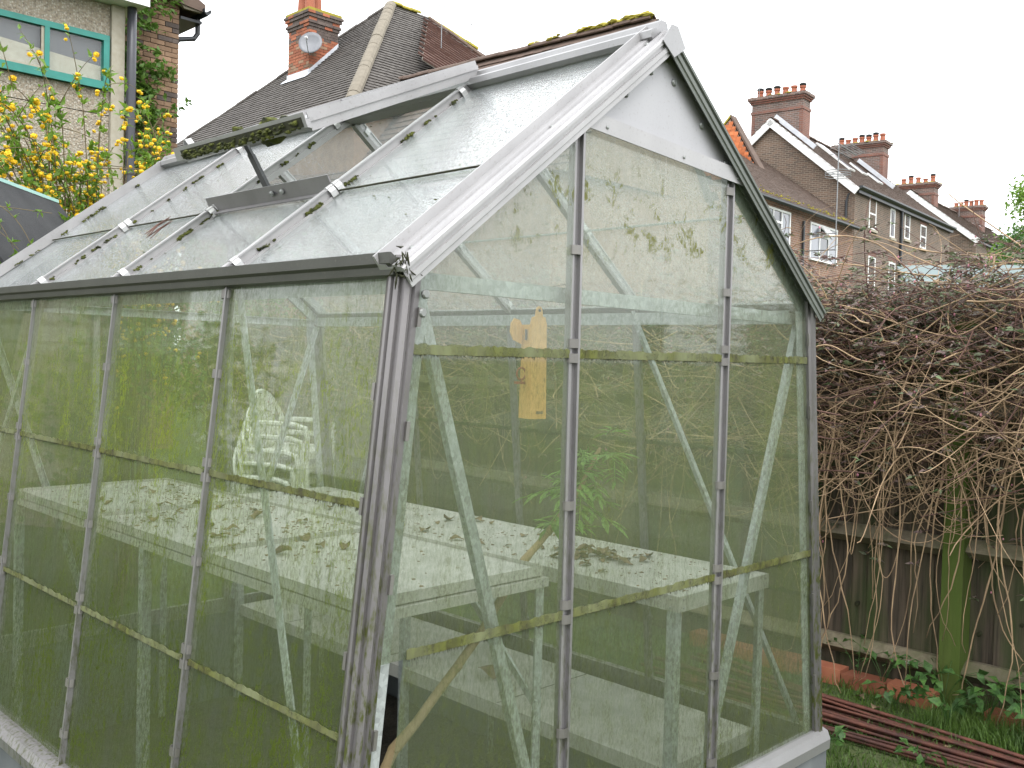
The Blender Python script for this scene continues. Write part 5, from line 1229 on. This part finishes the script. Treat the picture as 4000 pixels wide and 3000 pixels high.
# ------------------------------------------------------------------ garden beyond the fence
GS = empty('garden_shed', (13.2, 4.4, G), 'shed with pale blue-green roof glimpsed behind the vine', 'shed')
MB().poly([V((12.1, 4.75, 2.52)), V((13.3, 3.35, 2.56)), V((13.0, 3.1, 2.25)), V((11.8, 4.45, 2.22))], V((.02, .02, .05))).obj('roof', m_plain('blue_green_roof', (.12, .16, .16), (.16, .20, .20), 2, .6), GS)
MB().poly([V((11.95, 4.6, G)), V((13.15, 3.25, G)), V((14.3, 4.2, G)), V((13.1, 5.6, G))], V((0, 0, 2.6))).obj('wall', M['tile_grey'], GS)
def leafy_tree(name, label, cat, base, h, crown, n, mat, lsz, trunk_r=.12, group=None):
    o = empty(name, base, label, cat, group); base = np.array(base, float); cur = []; ps, ds, sz = [], [], []
    cur.append((bez(base, base + np.array([.05, 0, h * .3]), base + np.array([-.05, .05, h * .6]), base + np.array([0, 0, h * .9]), 12), np.linspace(trunk_r, trunk_r * .3, 12)))
    for i in range(n):
        t = U(.3, .95); p = base + np.array([0, 0, h * t]); a = U(0, 6.28); rad = crown * U(.45, 1.05) * (1 - abs(t - .55) * .8)
        q = p + np.array([math.cos(a) * rad, math.sin(a) * rad, rad * U(.0, .7)]); P = bez(p, p + (q - p) * .3 + np.array([0, 0, .1]), p + (q - p) * .7 + np.array([0, 0, .12]), q, 10); cur.append((P, np.linspace(.018, .004, 10) * (trunk_r / .12)))
        for k in range(3, 10):
            for j in range(16): ps.append(P[k] + rng.normal(size=3) * .09 * crown ** .5); ds.append(rng.normal(size=3) + np.array([0, 0, .3])); sz.append(lsz * U(.7, 1.3))
    v, f = fast_tubes(cur, 5); put('trunk', np_mesh('trunk', v, f), o, None, M['twig'])
    v, f = np_leaves(np.array(ps), np.array(ds), np.array(sz), .55); put('crown', np_mesh('crown', v, f), o, None, M[mat]); return o
leafy_tree('leafy_tree', 'bright green spring tree beyond the fence below the far chimney', 'tree', (22.6, 6.0, G), 5.6, 1.7, 130, 'leaf_kerria', .10)
leafy_tree('leafy_tree', 'rounded green garden shrub behind the bronze vine tips', 'shrub', (17.0, 4.15, G), 3.9, 1.3, 90, 'leaf_weed', .08)
for k, (x, y, h_, cr) in enumerate(((1.2, 7.9, 2.2, 1.1), (3.2, 8.2, 2.6, 1.3), (-1.4, 7.0, 1.9, 1.0), (-3.2, 6.0, 2.0, 1.1), (.5, 8.8, 2.2, 1.2))):
    leafy_tree('garden_shrub', ['dense green shrub behind the stacked white chairs', 'tall green shrub near the brick house wall', 'low green shrub beside the felt-roofed shed', 'spreading green shrub past the felt-roofed shed', 'green shrub at the foot of the pebbledash extension'][k], 'shrub', (x, y, G), h_, cr, 70, 'leaf_ivy', .075, .05, 'shrubs behind the greenhouse')
# stack of white plastic garden chairs seen through the glass
def chair_parts():
    parts = []
    b = MB(); n = 12
    for i in range(n):   # slatted oval back
        pass
    rim = [V((.27 * math.cos(t), -.24 - .10 * max(0, math.sin(t)), .62 + .30 * math.sin(t))) for t in np.linspace(-.5, math.pi + .5, 22)]
    bk = MB().tube(rim, .018, 6)
    for x in (-.17, -.085, 0, .085, .17): bk.box(x - .028, x + .028, -.31, -.295, .43, .62 + .30 * math.sqrt(max(0, 1 - (x / .27) ** 2)) - .01, A=X_, B=Y_)
    parts.append(('backrest', bk))
    parts.append(('seat', MB().box(-.23, .23, -.25, .22, .40, .43).box(-.23, .23, .20, .235, .37, .42)))
    for s in (-1, 1):
        parts.append(('armrest', MB().tube([V((s * .25, -.28, .66)), V((s * .285, -.10, .665)), V((s * .29, .12, .66)), V((s * .28, .22, .63)), V((s * .275, .235, .55))], .024, 8)))
        parts.append(('leg', MB().tube([V((s * .275, .235, .56)), V((s * .255, .225, .3)), V((s * .27, .25, .0))], .022, 6))); parts.append(('leg', MB().tube([V((s * .25, -.29, .62)), V((s * .24, -.27, .3)), V((s * .26, -.36, .0))], .022, 6)))
    return [(nm, *b.mesh(nm, False)) for nm, b in parts]
CP = chair_parts()
for nm, me, _ in CP: me.materials.append(M['white_pl'])
cb = V((2.22, 5.24, G)); rot = Matrix.Rotation(math.radians(-148), 4, 'Z')
for k, lab in enumerate(('white plastic garden chair at the bottom of the stack', 'white plastic garden chair second from the ground in the stack', 'white plastic garden chair in the exact middle of the stack', 'white plastic garden chair second from the top in the stack', 'white plastic garden chair on top of the stack')):
    Mx = Matrix.Translation(cb + V((0, 0, .105 * k)) + (rot @ V((0, .035 * k, 0)))) @ rot @ Matrix.Scale(.9, 4)
    o = empty('garden_chair', Mx.translation, lab, 'chair', 'stacked garden chairs')
    for nm, me, _ in CP: put(nm, me, o, Mx)
# ------------------------------------------------------------------ grass, weeds, small plants
def blades(n, xr, yr, hmin, hmax, dens=None):
    x = rng.uniform(*xr, n); y = rng.uniform(*yr, n); keep = ~((np.abs(x) < .96) & (y > -.06) & (y < 2.62)); x, y = x[keep], y[keep]; n = len(x)
    h_ = rng.uniform(hmin, hmax, n) * (1 + .5 * np.sin(x * 9) * np.sin(y * 7)); a = rng.uniform(0, 6.28, n); w_ = rng.uniform(.0012, .003, n); ln = rng.uniform(.1, .8, n) * h_; b = rng.uniform(0, 6.28, n)
    z = np.full(n, G - .005); o = np.stack([x, y, z], 1); s = np.stack([np.cos(a) * w_, np.sin(a) * w_, 0 * a], 1); l = np.stack([np.cos(b) * ln, np.sin(b) * ln, 0 * b], 1)
    m = o + l * .35 + np.array([0, 0, 1]) * h_[:, None] * .6; t = o + l + np.array([0, 0, 1]) * h_[:, None]
    v = np.stack([o - s, o + s, m - s * .7, m + s * .7, t], 1).reshape(-1, 3); k = np.arange(n)[:, None] * 5
    return v, np.concatenate([k + np.array([[0, 1, 3]]), k + np.array([[0, 3, 2]]), k + np.array([[2, 3, 4]])])
v1, f1 = blades(26000, (.95, 2.62), (-1.2, 2.2), .015, .06); v2, f2 = blades(5000, (2.35, 2.8), (-.9, .3), .04, .13); v3, f3 = blades(9000, (-2.5, 2.7), (2.6, 5.5), .04, .12); v4, f4 = blades(2500, (-1.5, -.93), (-.5, 2.8), .05, .16)
vv, ff, o = [], [], 0
for v, f in ((v1, f1), (v2, f2), (v3, f3), (v4, f4)): vv.append(v); ff.append(f + o); o += len(v)
put('grass', np_mesh('grass', np.concatenate(vv), np.concatenate(ff)), None, None, M['grass'], label='rough green grass growing round the greenhouse plinth', cat='grass', kind='stuff')
def weed(x, y, n, lsz, h_, label, stalk=True, group='weeds along the fence foot'):
    o = empty('weed', (x, y, G), label, 'weed', group); cur = []; ps, ds, sz = [], [], []
    for i in range(n):
        a = U(0, 6.28); P = bez((x, y, G), (x, y, G + h_ * .5), (x + math.cos(a) * h_ * .4, y + math.sin(a) * h_ * .4, G + h_), (x + math.cos(a) * h_ * .7, y + math.sin(a) * h_ * .7, G + h_ * U(.6, 1.)), 7); cur.append((P, np.linspace(.002, .001, 7)))
        for k in (3, 5, 6): ps.append(P[k]); ds.append(np.array([math.cos(a), math.sin(a), .2]) + rng.normal(size=3) * .5); sz.append(lsz * U(.7, 1.3))
    v, f = fast_tubes(cur, 4); put('stalks', np_mesh('stalks', v, f), o, None, M['leaf_weed'], kind='stuff'); v, f = np_leaves(np.array(ps), np.array(ds), np.array(sz), .6); put('leaves', np_mesh('leaves', v, f), o, None, M['leaf_weed'], kind='stuff'); return o
for x, y, n, l, hh, lab in ((2.68, .72, 5, .04, .22, 'small-leaved weed growing between fence rail and brick edging'), (2.66, .58, 7, .045, .24, 'taller weed with rounded leaves beside the brick edging'), (2.62, .28, 10, .06, .26, 'broad-leaved weed clump against the mossy fence post'), (2.6, .08, 12, .06, .25, 'leafy weed clump in the grass past the mossy post'), (2.5, .45, 9, .05, .14, 'low spreading weed between canes and bricks'), (2.45, .2, 12, .06, .16, 'low leafy weed patch beside the cane ends'), (2.55, -.15, 12, .07, .22, 'dense weed clump under the low fence rail'), (1.75, .42, 5, .045, .10, 'dandelion rosette in the short grass by the plinth'), (1.95, .1, 6, .04, .10, 'small bright weed beside the canes')):
    weed(x, y, n, l, hh, lab)
for x, y in ((1.72, .44), (2.58, .42)):
    o = empty('dandelion_clock', (x, y, G), 'dandelion seed head in the grass ' + ('near the plinth' if x < 2 else 'near the fence post'), 'flower', 'dandelion seed heads')
    MB().tube([V((x, y, G)), V((x + .01, y, G + .12)), V((x + .005, y + .01, G + .2))], .0022, 5).obj('stalk', M['leaf_kerria'], o)
    b = MB(); c_ = V((x + .005, y + .01, G + .205))
    for i in range(40): d = V(rng.normal(size=3)).normalized(); d.z = d.z * .6 + .1; b.tube([c_, c_ + d * .018], .0006, 3)
    b.obj('seed_head', M['white_pl'], o)
for x, y in ((2.5, .62), (2.42, .5), (2.3, .33), (2.2, .1), (2.05, .25), (2.6, .95)):
    dry(x, y, G + .012, U(.05, .08), 'brown dead leaf lying in the grass by the canes', 'dead leaves in the grass')

tw = MB(); c_ = V((-.55, 1.42, 1.468))
for k in range(5):
    o_ = c_ + RN[-1] * (.006 + .004 * k) ; e1 = (RUP[-1] * .9 + Y_ * random.uniform(-.3, .3)).normalized()
    tw.tube([o_ - e1 * .05 + Y_ * random.uniform(-.008, .008), o_ + RN[-1] * random.uniform(0, .008), o_ + e1 * random.uniform(.03, .055)], [.0012, .0022, .0008], 5)
tw.obj('dead_twig', M['stem2'], None, label='small dark dead twig lying on the wet roof glass', cat='twig')
